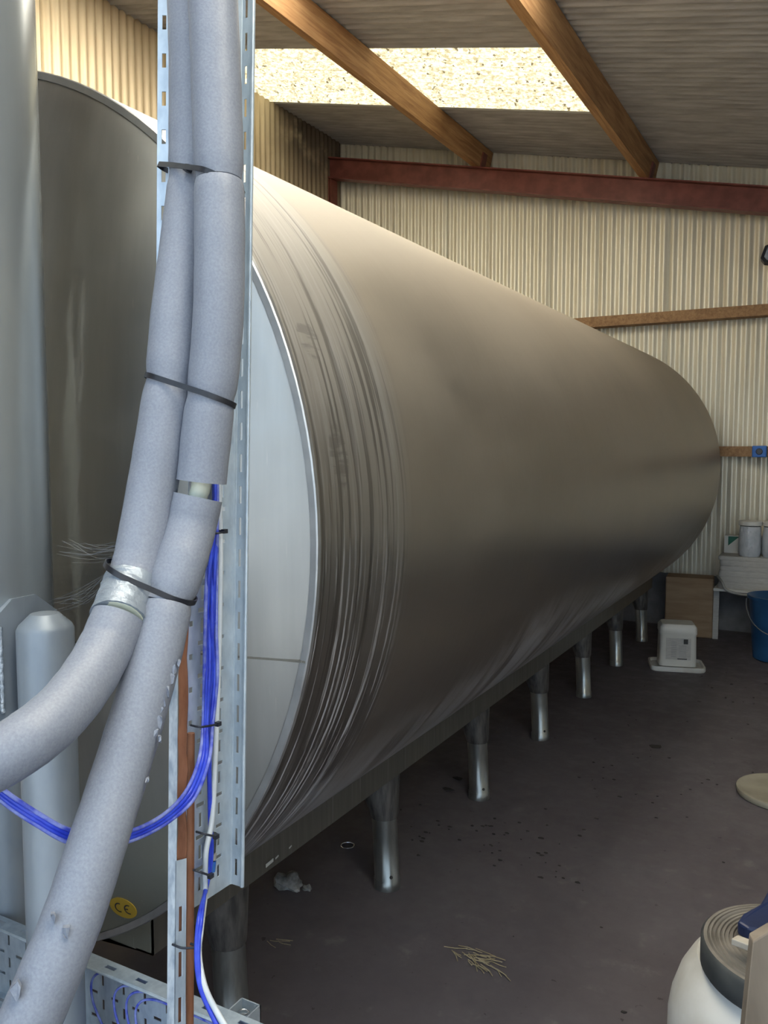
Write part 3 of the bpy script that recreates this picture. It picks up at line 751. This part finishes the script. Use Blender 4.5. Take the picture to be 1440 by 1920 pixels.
# cable ties round the pipes
def tie(name, label, cA, cB, rA, rB, tilt, head=None, wdt=.0070, extra=None, group='black cable ties on the lagged pipes'):
    ax = (cB-cA).normalized(); 
    dv = (FWD-ax*FWD.dot(ax)).normalized(); nn = ax.cross(dv).normalized()
    dv = (dv*math.cos(tilt)+nn*math.sin(tilt)).normalized(); nn = ax.cross(dv).normalized()
    pts = [(cA-cA).to_tuple()]
    P = []
    for (c, r_) in ((cA, rA), (cB, rB))+((extra,) if extra else ()):
        for i in range(48):
            a = 2*PI*i/48; v = (c-cA)+ax*(r_*math.cos(a))+dv*(r_*math.sin(a)); P.append((v.dot(ax), v.dot(dv)))
    P = sorted(set((round(a, 6), round(b, 6)) for a, b in P))
    def half(pp):
        h = []
        for p in pp:
            while len(h) > 1 and (h[-1][0]-h[-2][0])*(p[1]-h[-2][1])-(h[-1][1]-h[-2][1])*(p[0]-h[-2][0]) <= 0: h.pop()
            h.append(p)
        return h
    hull = half(P)[:-1]+half(P[::-1])[:-1]
    n = len(hull); V = []; m = MB()
    for (a, b) in hull:
        c = cA+ax*a+dv*b; o_ = (ax*a+dv*b-(cB-cA)*.5).normalized()
        V += [c-nn*wdt/2, c+nn*wdt/2, c+nn*wdt/2+o_*.0016, c-nn*wdt/2+o_*.0016]
    F = [(4*i+k, 4*i+(k+1) % 4, 4*((i+1) % n)+(k+1) % 4, 4*((i+1) % n)+k) for i in range(n) for k in range(4)]
    m.add(V, F); t = empty(name, cA); tag(t, label, 'cable tie', group)
    m.build('strap', M['black'], t, True, 50)
    if head is not None:
        h = MB(); Mx = Matrix((ax, dv, nn)).transposed().to_4x4(); Mx.translation = head
        h.box((-.005, -.004, -.0045), (.005, .004, .0045), Mx); h.box((-.022, -.001, -.002), (.0, .001, .002), Mx); h.build('head', M['black'], t)
    return t
tie('cable_tie', 'black cable tie round both lagged pipes and the slotted angle, topmost', A_(360, 334, 1.135), A_(412, 342, 1.082), RP+.0004, RP+.0004, .10, at(353, 316, 1.098), extra=(A_(304, 330, 1.15), .010))
tie('cable_tie', 'black cable tie slanting round both lagged pipes, middle one', A_(319, 720, 1.10), A_(395, 745, 1.084), RP+.0004, RP+.0004, .0)
tie('cable_tie', 'black cable tie round the lagged pipes just below the silver tape joint', A_(251, 1076, 1.057), A_(321, 1108, 1.06), RP+.0050, RP+.0008, .05)

# ------------------------------------------------------------------ blue and white cables
def cable(name, label, P, r, mat, group, cat='cable', per=8):
    m = MB(); m.tube(spline(P, per), r, 8); return tag(m.build(name, mat, None, True, 50), label, cat, group)
XC = XT+.016
random.seed(5)
downs = [(372, 384, 378, 379), (381, 391, 384, 386), (390, 398, 393, 391)]
for i in range(6):
    o_ = i*3.6
    P = [on_x(402+o_*.3, 880, XC+.004*(i % 3)), on_x(398+o_*.5, 1000, XC+.004*(i % 3)), on_x(388+o_*1.0, 1080, XC+.004*((i+1) % 3)), on_x(384+o_*1.1+random.uniform(-2, 2), 1180, XC+.004*((i+2) % 3)), on_x(383+o_*1.35, 1270, XC+.004*(i % 3)), on_x(381+o_*1.0, 1355, XC+.003*(i % 3))]
    if i in (0, 1, 2, 5):
        j = {0: 0, 1: 1, 2: 2, 5: 3}[i]; q = j*6.0
        P += [at(374+q, 1420+q*.3, 1.145), at(352+q*.7, 1478+q, 1.12), at(316+q*.2, 1520+q, 1.08), at(262, 1552+q, 1.03), at(200, 1566+q*1.1, .995), at(130, 1556+q*1.3, .965), at(70, 1524+q*1.3, .95), at(10, 1484+q*1.3, .945), at(-60, 1430+q, .94), at(-260, 1250+q, .95), at(-500, 1000+q, .97)]
        cable('blue_cable', ('blue cable leaving the tray and sagging left past the pipes, %s of four' % ('uppermost', 'second from top', 'third from top', 'lowest')[j]), P, .0027, M['blue_dusty'] if j in (0, 3) else M['blue'], 'blue cables looping off the tray to the left')
    else:
        P += [on_x(388+o_*.35, 1440, XC+.002), on_x(390+o_*.3, 1520, XC), on_x(394+(i-3)*3, 1600, XC), on_x(386+(i-3)*2, 1660, XC), at(378-(i-3)*5, 1720, 1.13), at(372-(i-3)*4, 1790, 1.11), at(378-(i-3)*3, 1850, 1.09), at(398, 1905, 1.075), at(424+(i-3)*4, 1960, 1.06), at(450, 2030, 1.05), at(470, 2300, 1.04)]
        cable('blue_cable', 'blue cable running straight down to the low tray, %s' % ('outer one' if i == 3 else 'beside the white cable'), P, .003, M['blue'], 'blue cables running down the tray')
P = [on_x(408, 880, XC), on_x(413, 1000, XC-.006), on_x(412, 1150, XC-.008), on_x(408, 1300, XC-.006), on_x(403, 1440, XC), on_x(397, 1540, XC+.004), on_x(386, 1600, XC+.006), on_x(384, 1680, XC+.006), at(377, 1740, 1.125), at(373, 1790, 1.115), at(384, 1850, 1.09), at(408, 1900, 1.075), at(440, 1955, 1.06), at(470, 2030, 1.05), at(490, 2300, 1.04)]
cable('white_cable', 'pale grey round cable running down beside the blue cables', P, .0040, M['white_cable'], None)
# black inline connector and small ties
cn = empty('cable_connector', on_x(398, 1600, XT+.01)); tag(cn, 'small grey and blue inline cable connector clipped to the tray', 'connector')
for (ya, yb_, r_, mt, nm) in ((1562, 1598, .0058, 'rubber', 'body'), (1600, 1612, .0062, 'hose', 'collar'), (1614, 1634, .0052, 'bluesocket', 'boot')):
    m = MB(); m.tube([on_x(399, ya, XT+.009), on_x(397, yb_, XT+.009)], r_, 14); m.build(nm, M[mt], cn, True, 50)
def small_tie(px0, px1, py, tilt_px, label, d=None):
    p = on_x(px0, py, XC+.013) if d is None else at(px0, py, d); q = on_x(px1, py+tilt_px, XC+.013) if d is None else at(px1, py+tilt_px, d)
    t = empty('small_cable_tie', p); tag(t, label, 'cable tie', 'small ties holding the cables')
    m = MB(); m.tube(spline([p-Vector((.016, 0, 0)), p, (p+q)/2+Vector((.003, 0, 0)), q, q-Vector((.014, 0, 0))], 5), .0016, 6); m.build('strap', M['darkmetal'], t, True, 60)
    m = MB(); m.box(q-Vector((.002, .004, .003)), q+Vector((.004, .004, .003))); m.build('head', M['darkmetal'], t)
small_tie(374, 408, 1363, -6, 'dark tie round the blue cable bundle where the loop turns off')
small_tie(384, 404, 1564, 4, 'pale tie round the cables above the inline connector')
small_tie(372, 394, 1634, 8, 'short dark tie at the foot of the upright tray')
small_tie(405, 420, 1000, -4, 'small black tie high up near the cut in the lagging')
small_tie(340, 372, 1777, -2, 'wire tie round the brown pipe and cables below the tray', 1.12)

# ------------------------------------------------------------------ low horizontal tray with cables, strut end with spring
YT = 1.02; ZF = on_y(310, 1845, YT).z
ht = empty('low_cable_tray', (-1.1, YT, ZF)); tag(ht, 'perforated cable tray running level along the bottom left', 'cable tray')
x0, x1 = -2.2, -.70; L4 = x1-x0; W4 = .16
hl = []; v = .03; k = 0
while v < L4-.05:
    for r in range(3):
        b = .022+r*.046
        hl.append((b, v+.004, b+.006, v+.022)); hl.append((b+.012, v+.033, b+.032, v+.039))
    v += .052
V, F = perforated(W4, L4, hl, .0015, Vector((x0, YT, ZF)), Vector((0, 0, -1)), Vector((1, 0, 0)), Vector((0, 1, 0))); mk('plate', V, F, M['galv'], ht)
hl = []; v = .03
while v < L4-.05: hl.append((.011, v, .019, v+.024)); v += .075
V, F = perforated(.03, L4, hl, .0015, Vector((x0, YT, ZF)), Vector((0, -1, 0)), Vector((1, 0, 0)), Vector((0, 0, 1))); mk('flange', V, F, M['galv'], ht)
V, F = perforated(.03, L4, hl, .0015, Vector((x0, YT, ZF-W4)), Vector((0, -1, 0)), Vector((1, 0, 0)), Vector((0, 0, -1))); mk('flange', V, F, M['galv'], ht)
m = MB(); m.tube([(x0, YT-.03, ZF-.002), (x1, YT-.03, ZF-.002)], .0025, 8); m.build('lip', M['galv'], ht, True)
for i in range(4):
    z = ZF-.012-.004*i; y = YT-.008-.003*(i % 2)
    pxs = (180, 222, 245, 262)[i]
    q = on_y(pxs, 1835, y)
    P = [(x1-.02, y, z-.002), (x1-.2, y-.002, z+.001), (q.x+.10, y, z), (q.x+.03, y-.003, z-.002), (q.x, y-.008, z-.022), (q.x+.004, y-.012, z-.06), (q.x+.028, y-.010, z-.105), (q.x+.05, y-.006, z-.15)]
    cable('thin_cable', 'thin blue grey cable dropping through the low tray, %s from the left' % ('first', 'second', 'third', 'fourth')[i], P, .0022, M['blue_dusty'], 'thin cables in the low tray')
ss = empty('strut_end', on_y(455, 1900, 1.10)); tag(ss, 'open galvanised strut channel end with a spring inside, bottom centre left', 'strut')
c = on_y(457, 1890, 1.10); zt_ = c.z; hw = .021
m = MB()
for (a, b) in (((-hw, -hw), (-hw+.0025, hw)), ((hw-.0025, -hw), (hw, hw)), ((-hw, hw-.0025), (hw, hw)), ((-hw, -hw), (-.011, -hw+.0025)), ((.011, -hw), (hw, -hw+.0025))):
    m.box((c.x+a[0], c.y+a[1], 0.0), (c.x+b[0], c.y+b[1], zt_))
m.build('channel', M['galv'], ss)
m = MB(); pts = [Vector((c.x+.010*math.cos(t), c.y+.010*math.sin(t), zt_-.035+.03*t/(8*PI))) for t in [i*8*PI/96 for i in range(97)]]; m.tube(pts, .0014, 6); m.build('spring', M['ringmetal'], ss, True, 60)
m = MB(); m.box((c.x-.018, c.y-.018, zt_-.045), (c.x+.018, c.y+.018, zt_-.037)); m.build('channel_nut', M['galv'], ss)

# ------------------------------------------------------------------ right foreground: drum, belt coil, board
DC = Vector((-.075, 1.96, 0)); DH = .455; DR = .235
dr = empty('plastic_drum', DC); tag(dr, 'white plastic drum in the bottom right corner', 'drum')
m = MB(); m.lathe([(.001, 0), (DR-.02, 0), (DR, .02), (DR, DH-.15), (DR-.006, DH-.11), (DR-.022, DH-.06), (DR-.045, DH-.018), (DR-.06, DH), (.001, DH)], (DC.x, DC.y, 0), 64); m.build('body', M['dirtywhite'], dr, True, 50)
bc = empty('belt_coil', DC+Vector((.01, -.01, DH))); tag(bc, 'coil of dusty dark rubber belting lying on the white drum', 'coil')
c = DC+Vector((.022, -.035, 0))
m = MB(); m.lathe([(.182, DH+.002), (.186, DH+.008), (.186, DH+.060), (.180, DH+.066)], (c.x, c.y, 0), 64); m.build('outer_turn', M['rubber'], bc, True, 60)
prof = [(.182, DH+.002)]
m = MB(); rr_ = .180; P = [(.180, DH+.066)]
while rr_ > .10: P += [(rr_-.0035, DH+.0675+random.uniform(-.0015, .0015)), (rr_-.0075, DH+.067+random.uniform(-.001, .001)), (rr_-.0085, DH+.0625)]; rr_ -= .0088
P += [(rr_, DH+.02), (rr_-.002, DH+.002)]
m.lathe(P, (c.x, c.y, 0), 64); m.build('windings', M['rubber_dusty'], bc, True, 50)
m = MB(); m.lathe([(.09, DH+.0015), (.09, DH+.030), (.082, DH+.032), (.02, DH+.034), (.001, DH+.034)], (c.x, c.y, 0), 40); m.build('core', M['rubber_dusty'], bc, True, 40)
# navy bag piece, stick, old board
zc = DH+.07
nv = MB(); 
poly = [on_z(1381, 1752, zc+.01), on_z(1392, 1736, zc+.015), on_z(1424, 1718, zc+.015), on_z(1440, 1690, zc+.015), on_z(1500, 1680, zc+.015), on_z(1500, 1768, zc+.01), on_z(1425, 1768, zc+.01), on_z(1400, 1764, zc+.01)]
nv.prism(poly, (0, 0, .03)); o = nv.build('blue_scraper', M['navy']); tag(o, 'dark navy plastic tool head resting on the belt coil', 'tool')
bv = o.modifiers.new('bevel', 'BEVEL'); bv.width = .006; bv.segments = 2
m = MB(); a, b = on_z(1377, 1762, zc+.035), on_z(1500, 1808, zc+.055)
dd = (b-a).normalized(); sd_ = Vector((-dd.y, dd.x, 0)).normalized()
m.prism([a+sd_*.012+ez*.007, a-sd_*.012+ez*.007, a-sd_*.012-ez*.007, a+sd_*.012-ez*.007], b-a); o = m.build('pale_batten', M['palewood']); tag(o, 'short pale batten lying across the belt coil', 'batten')
bv = o.modifiers.new('bevel', 'BEVEL'); bv.width = .002; bv.segments = 2
m = MB(); q0 = [at(1412, 1765, 1.45), at(1470, 1730, 1.50), at(1470, 2050, 1.42), at(1384, 2050, 1.37)]
m.prism(q0, (FWD+RGT*.2)*.03); o = m.build('grey_board', M['oldwood']); tag(o, 'weathered grey brown board leaning against the white drum', 'board')
bv = o.modifiers.new('bevel', 'BEVEL'); bv.width = .003; bv.segments = 2

# round lid on the floor
lc = Vector((-.175, 4.13, 0)); t = empty('round_lid', lc); tag(t, 'round beige lid lying on the floor at the right edge', 'lid')
m = MB(); m.lathe([(.18, 0), (.20, .004), (.206, .022), (.203, .030), (.19, .032), (.18, .026), (.001, .028)], (lc.x, lc.y, 0), 56); m.build('disc', M['lid'], t, True, 40)

# ------------------------------------------------------------------ far right corner things
# upturned white tub on its lid
tb = empty('white_tub', (-1.005, 6.25, 0)); tag(tb, 'upturned white plastic tub with a printed label, standing on its lid', 'tub')
def rrect(cx, cy, hx, hy, r, z, n=5):
    P = []
    for (sx, sy, a0) in ((1, 1, 0), (-1, 1, 90), (-1, -1, 180), (1, -1, 270)):
        for i in range(n+1):
            a = math.radians(a0+90*i/n); P.append(Vector((cx+sx*(hx-r)+r*math.cos(a), cy+sy*(hy-r)+r*math.sin(a), z)))
    return P
def loft(name, loops, mat, parent, deg=40, closed=True):
    m = MB(); n = len(loops[0])
    for lp_ in loops: m.V += lp_
    for k in range(len(loops)-1): m.F += [(k*n+i, k*n+(i+1) % n, (k+1)*n+(i+1) % n, (k+1)*n+i) for i in range(n)]
    if closed: m.F += [tuple(range(n)), tuple((len(loops)-1)*n+i for i in range(n))]
    return m.build(name, mat, parent, True, deg)
RZ = Matrix.Translation((-1.005, 6.25, 0)) @ Matrix.Rotation(math.radians(16), 4, 'Z')
def tr_(L): return [RZ @ v for v in L]
loft('body', [tr_(rrect(0, 0, .128, .105, .03, .03)), tr_(rrect(0, 0, .124, .10, .03, .255)), tr_(rrect(0, 0, .129, .105, .03, .265)), tr_(rrect(0, 0, .127, .103, .03, .31)), tr_(rrect(0, 0, .11, .088, .03, .332))], M['whiteplastic'], tb)
loft('lid', [tr_(rrect(0, -.005, .185, .14, .05, .0)), tr_(rrect(0, -.005, .19, .145, .05, .012)), tr_(rrect(0, -.005, .188, .143, .05, .034)), tr_(rrect(0, -.005, .176, .131, .05, .034)), tr_(rrect(0, -.005, .172, .127, .05, .014))], M['dirtywhite'], tb)
m = MB()
def lab(u0, u1, z0, z1, k): m.add([RZ @ Vector((u, -.1062-.0006*k+.0067*(z-.03)/.3, z)) for (u, z) in ((u0, z0), (u1, z0), (u1, z1), (u0, z1))], [(0, 1, 2, 3)])
lab(-.085, .085, .08, .235, 0); lb = m.build('label', M['paper'], tb)
m = MB(); lab(.035, .065, .195, .23, 2); m.build('print_block', M['ink'], lb)
m = MB(); lab(-.005, .06, .083, .090, 2); m.build('print_line', M['ink'], lb)
m = MB()
for i in range(9): lab(-.05, -.012, .10+i*.013, .105+i*.013, 2); lab(.003, .055, .10+i*.010, .1035+i*.010, 2)
m.build('small_print', M['greyink'], lb)['kind'] = 'stuff'

# cardboard box
bx_ = empty('cardboard_box', (-1.08, 7.45, 0)); tag(bx_, 'tall brown cardboard box against the back wall behind the white tub', 'box')
Rb = Matrix.Translation((-1.10, 7.44, 0)) @ Matrix.Rotation(math.radians(6), 4, 'Z')
m = MB(); m.box((-.19, -.13, 0), (.19, .13, .50), Rb); o = m.build('body', M['cardboard'], bx_); bv = o.modifiers.new('bevel', 'BEVEL'); bv.width = .012; bv.segments = 3
m = MB(); m.box((.1915, -.128, .0), (.235, .12, .41), Rb); o = m.build('side_flap', M['paper'], bx_)
m = MB(); m.box((-.185, -.1312, .485), (.185, -.10, .5025), Rb); m.build('top_flap', M['cardboard'], bx_)
# low shelf on the wall with paper, folder and wrapped rolls
sh = empty('wall_shelf', (-.3, 7.45, .44)); tag(sh, 'narrow low shelf fixed to the back wall at the right', 'shelf')
m = MB(); m.box((-.885, 7.22, .425), (.9, 7.66, .445)); m.build('board', M['dirtywhite'], sh)
for x in (-.5, .6): m = MB(); m.prism([(x, 7.66, .425), (x, 7.26, .425), (x, 7.66, .12)], (.02, 0, 0)); m.build('bracket', M['darkmetal'], sh)
random.seed(3)
names = ['lowest', 'second', 'third', 'fourth', 'fifth', 'topmost']
z = .446
for i in range(6):
    h = (.05, .045, .05, .04, .045, .035)[i]; dx = random.uniform(-.012, .012)
    lo_ = rrect(-.58+dx, 7.42, .27, .16, .03, z); lm = rrect(-.58+dx, 7.42, .275, .165, .03, z+h*.5); hi_ = rrect(-.58+dx, 7.42, .27, .16, .03, z+h-.001)
    o = loft('paper_pack', [lo_, lm, hi_], M['paper'], None); tag(o, 'flat pale paper pack in the stack on the shelf, %s' % names[i], 'paper pack', 'paper packs stacked on the shelf'); z += h
gb = empty('flat_carton', (-.58, 7.56, z)); tag(gb, 'pale carton with a dark green corner standing behind the stack', 'carton')
m = MB(); m.box((-.845, 7.50, z), (-.35, 7.59, z+.145)); m.build('body', M['whiteplastic'], gb)
m = MB(); m.prism([(-.815, 7.4985, z+.06), (-.74, 7.4985, z+.13), (-.62, 7.4985, z+.138), (-.62, 7.4985, z+.14), (-.815, 7.4985, z+.14)], (0, .0012, 0)); m.build('green_print', M['green'], gb)
for (cx, lab_) in ((-.635, 'clear wrapped paper roll on the stack, left one'), (-.455, 'clear wrapped paper roll on the stack, right one at the frame edge')):
    pr = empty('wrapped_roll', (cx, 7.36, z)); tag(pr, lab_, 'paper roll', 'wrapped rolls on the paper stack')
    m = MB(); m.lathe([(.001, z), (.078, z), (.086, z+.03), (.088, z+.15), (.080, z+.245), (.001, z+.25)], (cx, 7.36, 0), 32)
    m.V = [v+Vector((random.uniform(-1, 1), random.uniform(-1, 1), 0))*.004 for v in m.V]; m.build('film', M['film'], pr, True, 60)
    m = MB(); m.lathe([(.001, z+.2515), (.085, z+.2515), (.090, z+.255), (.090, z+.285), (.085, z+.289), (.001, z+.289)], (cx, 7.36, 0), 32); m.build('cap', M['whiteplastic'], pr, True, 40)
# hose and bin
P = [on_y(1345, 1080, 7.30), on_y(1354, 1092, 7.16), on_y(1362, 1106, 7.14), on_y(1385, 1114, 7.14), on_y(1412, 1117, 7.14), on_y(1480, 1128, 7.13)]
cable('grey_hose', 'thin grey hose drooping under the shelf edge', P, .011, M['hose'], None, 'hose')
bn = empty('blue_bin', (-.36, 6.85, 0)); tag(bn, 'dark blue plastic bin on the floor at the right edge', 'bin')
m = MB(); m.lathe([(.001, .0), (.17, 0), (.185, .01), (.222, .46), (.236, .462), (.238, .485), (.226, .487), (.214, .47), (.176, .02), (.001, .018)], (-.36, 6.85, 0), 48); m.build('body', M['bluebin'], bn, True, 45)
m = MB(); pts = [Vector((-.36-.235*math.cos(a), 6.85-.06-.21*math.sin(a)*.4-.16*math.sin(a), .455-.22*math.sin(a))) for a in [PI*i/20 for i in range(21)]]; m.tube(pts, .005, 8); m.build('handle', M['ringmetal'], bn, True)
# blue socket on the lower rail
sk = empty('blue_socket', (-.60, 7.54, 1.56)); tag(sk, 'blue wall socket on the lower timber rail', 'socket')
m = MB(); m.box((-.655, 7.50, 1.515), (-.545, 7.5558, 1.61)); o = m.build('body', M['bluesocket'], sk); bv = o.modifiers.new('bevel', 'BEVEL'); bv.width = .008; bv.segments = 2
m = MB(); m.lathe([(.001, -.004), (.022, -.004), (.026, 0), (.028, .004)], (0, 0, 0), 20); m.V = [Vector((-.60+q.x, 7.4985+q.z, 1.562+q.y)) for q in m.V]; m.build('outlet', M['darkmetal'], sk, True)
# floodlight on the back wall
fl = empty('floodlight', (-.50, 7.64, 3.14)); tag(fl, 'small dark floodlight on the upper back wall at the right edge', 'lamp')
Rf = Matrix.Translation((-.515, 7.46, 3.145)) @ Matrix.Rotation(math.radians(-20), 4, 'X') @ Matrix.Rotation(math.radians(14), 4, 'Y')
oct_ = [Vector((x, 0, z)) for (x, z) in ((-.11, -.06), (-.075, -.09), (.11, -.09), (.13, -.06), (.13, .06), (.10, .09), (-.06, .09), (-.11, .05))]
m = MB(); m.prism([Rf @ v for v in oct_], Rf.to_3x3() @ Vector((0, .05, 0))); m.build('housing', M['darkmetal'], fl)
m = MB(); m.prism([Rf @ (v*.8+Vector((.002, -.004, 0))) for v in oct_], Rf.to_3x3() @ Vector((0, .003, 0))); m.build('glass', M['lens'], fl)
m = MB()
for i in range(3): m.box((-.10, .05, -.05+.045*i), (.12, .065, -.045+.045*i), Rf)
m.build('fins', M['darkmetal'], fl)
m = MB(); m.tube([(-.515, 7.49, 3.16), (-.515, 7.60, 3.18), (-.515, 7.695, 3.18)], .012, 10); m.build('bracket', M['darkmetal'], fl)

# ------------------------------------------------------------------ floor bits
m = MB(); c = Vector((-1.687, 2.766, .0)); c = Vector((on_z(652, 1585, .003).x, on_z(652, 1585, .003).y, .003))
m.tube([c+Vector((.026*math.cos(2*PI*i/40), .026*math.sin(2*PI*i/40), 0)) for i in range(41)], .0028, 8, cap=False); tag(m.build('wire_ring', M['ringmetal'], None, True), 'small bright metal ring lying on the floor under the tank', 'ring')
random.seed(21)
for (px, py, sx, sy, sz, lab_) in ((544, 1662, .055, .038, .030, 'grey crumbly mortar lump on the floor under the tank edge'), (577, 1668, .017, .013, .011, 'small grey crumb beside the mortar lump'), (455, 1771, .011, .011, .007, 'tiny black pellet on the floor by the front leg')):
    p = on_z(px, py, 0); bm = bmesh.new(); bmesh.ops.create_icosphere(bm, subdivisions=3, radius=1)
    for v in bm.verts:
        k = 1+.22*math.sin(v.co.x*5+v.co.y*3)+.16*math.sin(v.co.z*7+v.co.x*4)+random.uniform(-.08, .08)
        v.co = Vector((v.co.x*sx*k, v.co.y*sy*k, max(v.co.z*sz*k+sz*.55, 0)))
    me = bpy.data.meshes.new('lump'); bm.to_mesh(me); bm.free()
    o = link('mortar_lump' if sx > .012 else 'black_pellet', me, M['chalk'] if sx > .012 else M['ink']); o.location = (p.x, p.y, 0); autosmooth(o, 40); tag(o, lab_, 'lump' if sx > .012 else 'pellet')
def scatter(name, label, cat, cx, cy, rx, ry, n, lmin, lmax, r_, mat, seed):
    random.seed(seed); m = MB()
    for i in range(n):
        a = random.uniform(0, 2*PI); d = random.random()**.7; p = Vector((cx+rx*d*math.cos(a), cy+ry*d*math.sin(a), r_*1.2+random.uniform(0, .004)))
        b = random.uniform(-.9, .5); l = random.uniform(lmin, lmax); e = p+Vector((math.cos(b)*l, math.sin(b)*l, random.uniform(0, .004))); mid = (p+e)/2+Vector((random.uniform(-.1, .1)*l, random.uniform(-.1, .1)*l, 0))
        m.tube([p, mid, e], r_, 5)
    o = m.build(name, mat); tag(o, label, cat, kind='stuff')
p = on_z(880, 1795, 0); scatter('straw_wisps', 'loose straw wisps on the floor in front', 'straw', p.x, p.y, .10, .05, 34, .02, .09, .0014, M['straw'], 4)
p = on_z(515, 1768, 0); scatter('straw_wisps', 'few straw stalks on the floor by the front leg', 'straw', p.x, p.y, .04, .02, 5, .03, .06, .0010, M['straw'], 9)
p = on_z(930, 1575, 0)
random.seed(33); m = MB()
def flake(c, s):
    n = 6; a0 = random.uniform(0, PI); m.prism([c+Vector((s*random.uniform(.5, 1.2)*math.cos(a0+2*PI*i/n), s*.6*random.uniform(.5, 1.2)*math.sin(a0+2*PI*i/n), .0005)) for i in range(n)], (0, 0, .0025))
for i in range(46): flake(p+Vector((random.gauss(0, .22), random.gauss(0, .13), 0)), random.uniform(.003, .012))
for i in range(110): flake(Vector((random.uniform(-1.15, .2), random.uniform(2.2, 6.4), 0)), random.uniform(.003, .011))
flake(on_z(1230, 1400, 0), .05); flake(on_z(840, 1480, 0), .03); flake(on_z(860, 1460, 0), .03)
tag(m.build('dirt_flakes', M['dirt']), 'dark dirt flakes scattered over the floor', 'dirt', kind='stuff')

# cobweb between vessel and lagged pipe
random.seed(8); m = MB()
a0, b0 = [(128, 1030), (118, 1020), (108, 1045), (105, 1135), (110, 1128)], [(224, 1022), (224, 1035), (222, 1050), (200, 1090), (190, 1108)]
for i in range(26):
    k = random.randrange(5); A = at(a0[k][0]+random.uniform(-18, 30), a0[k][1]+random.uniform(-14, 14), 1.12); B = at(b0[k][0], b0[k][1]+random.uniform(-16, 12), 1.06)
    mid = (A+B)/2+Vector((0, 0, -random.uniform(0, .012))); m.tube(spline([A, mid, B], 4),   .00013, 4, cap=False)
tag(m.build('cobweb', M['web']), 'grey cobweb strands between the upright vessel and the lagged pipe', 'cobweb', kind='stuff')
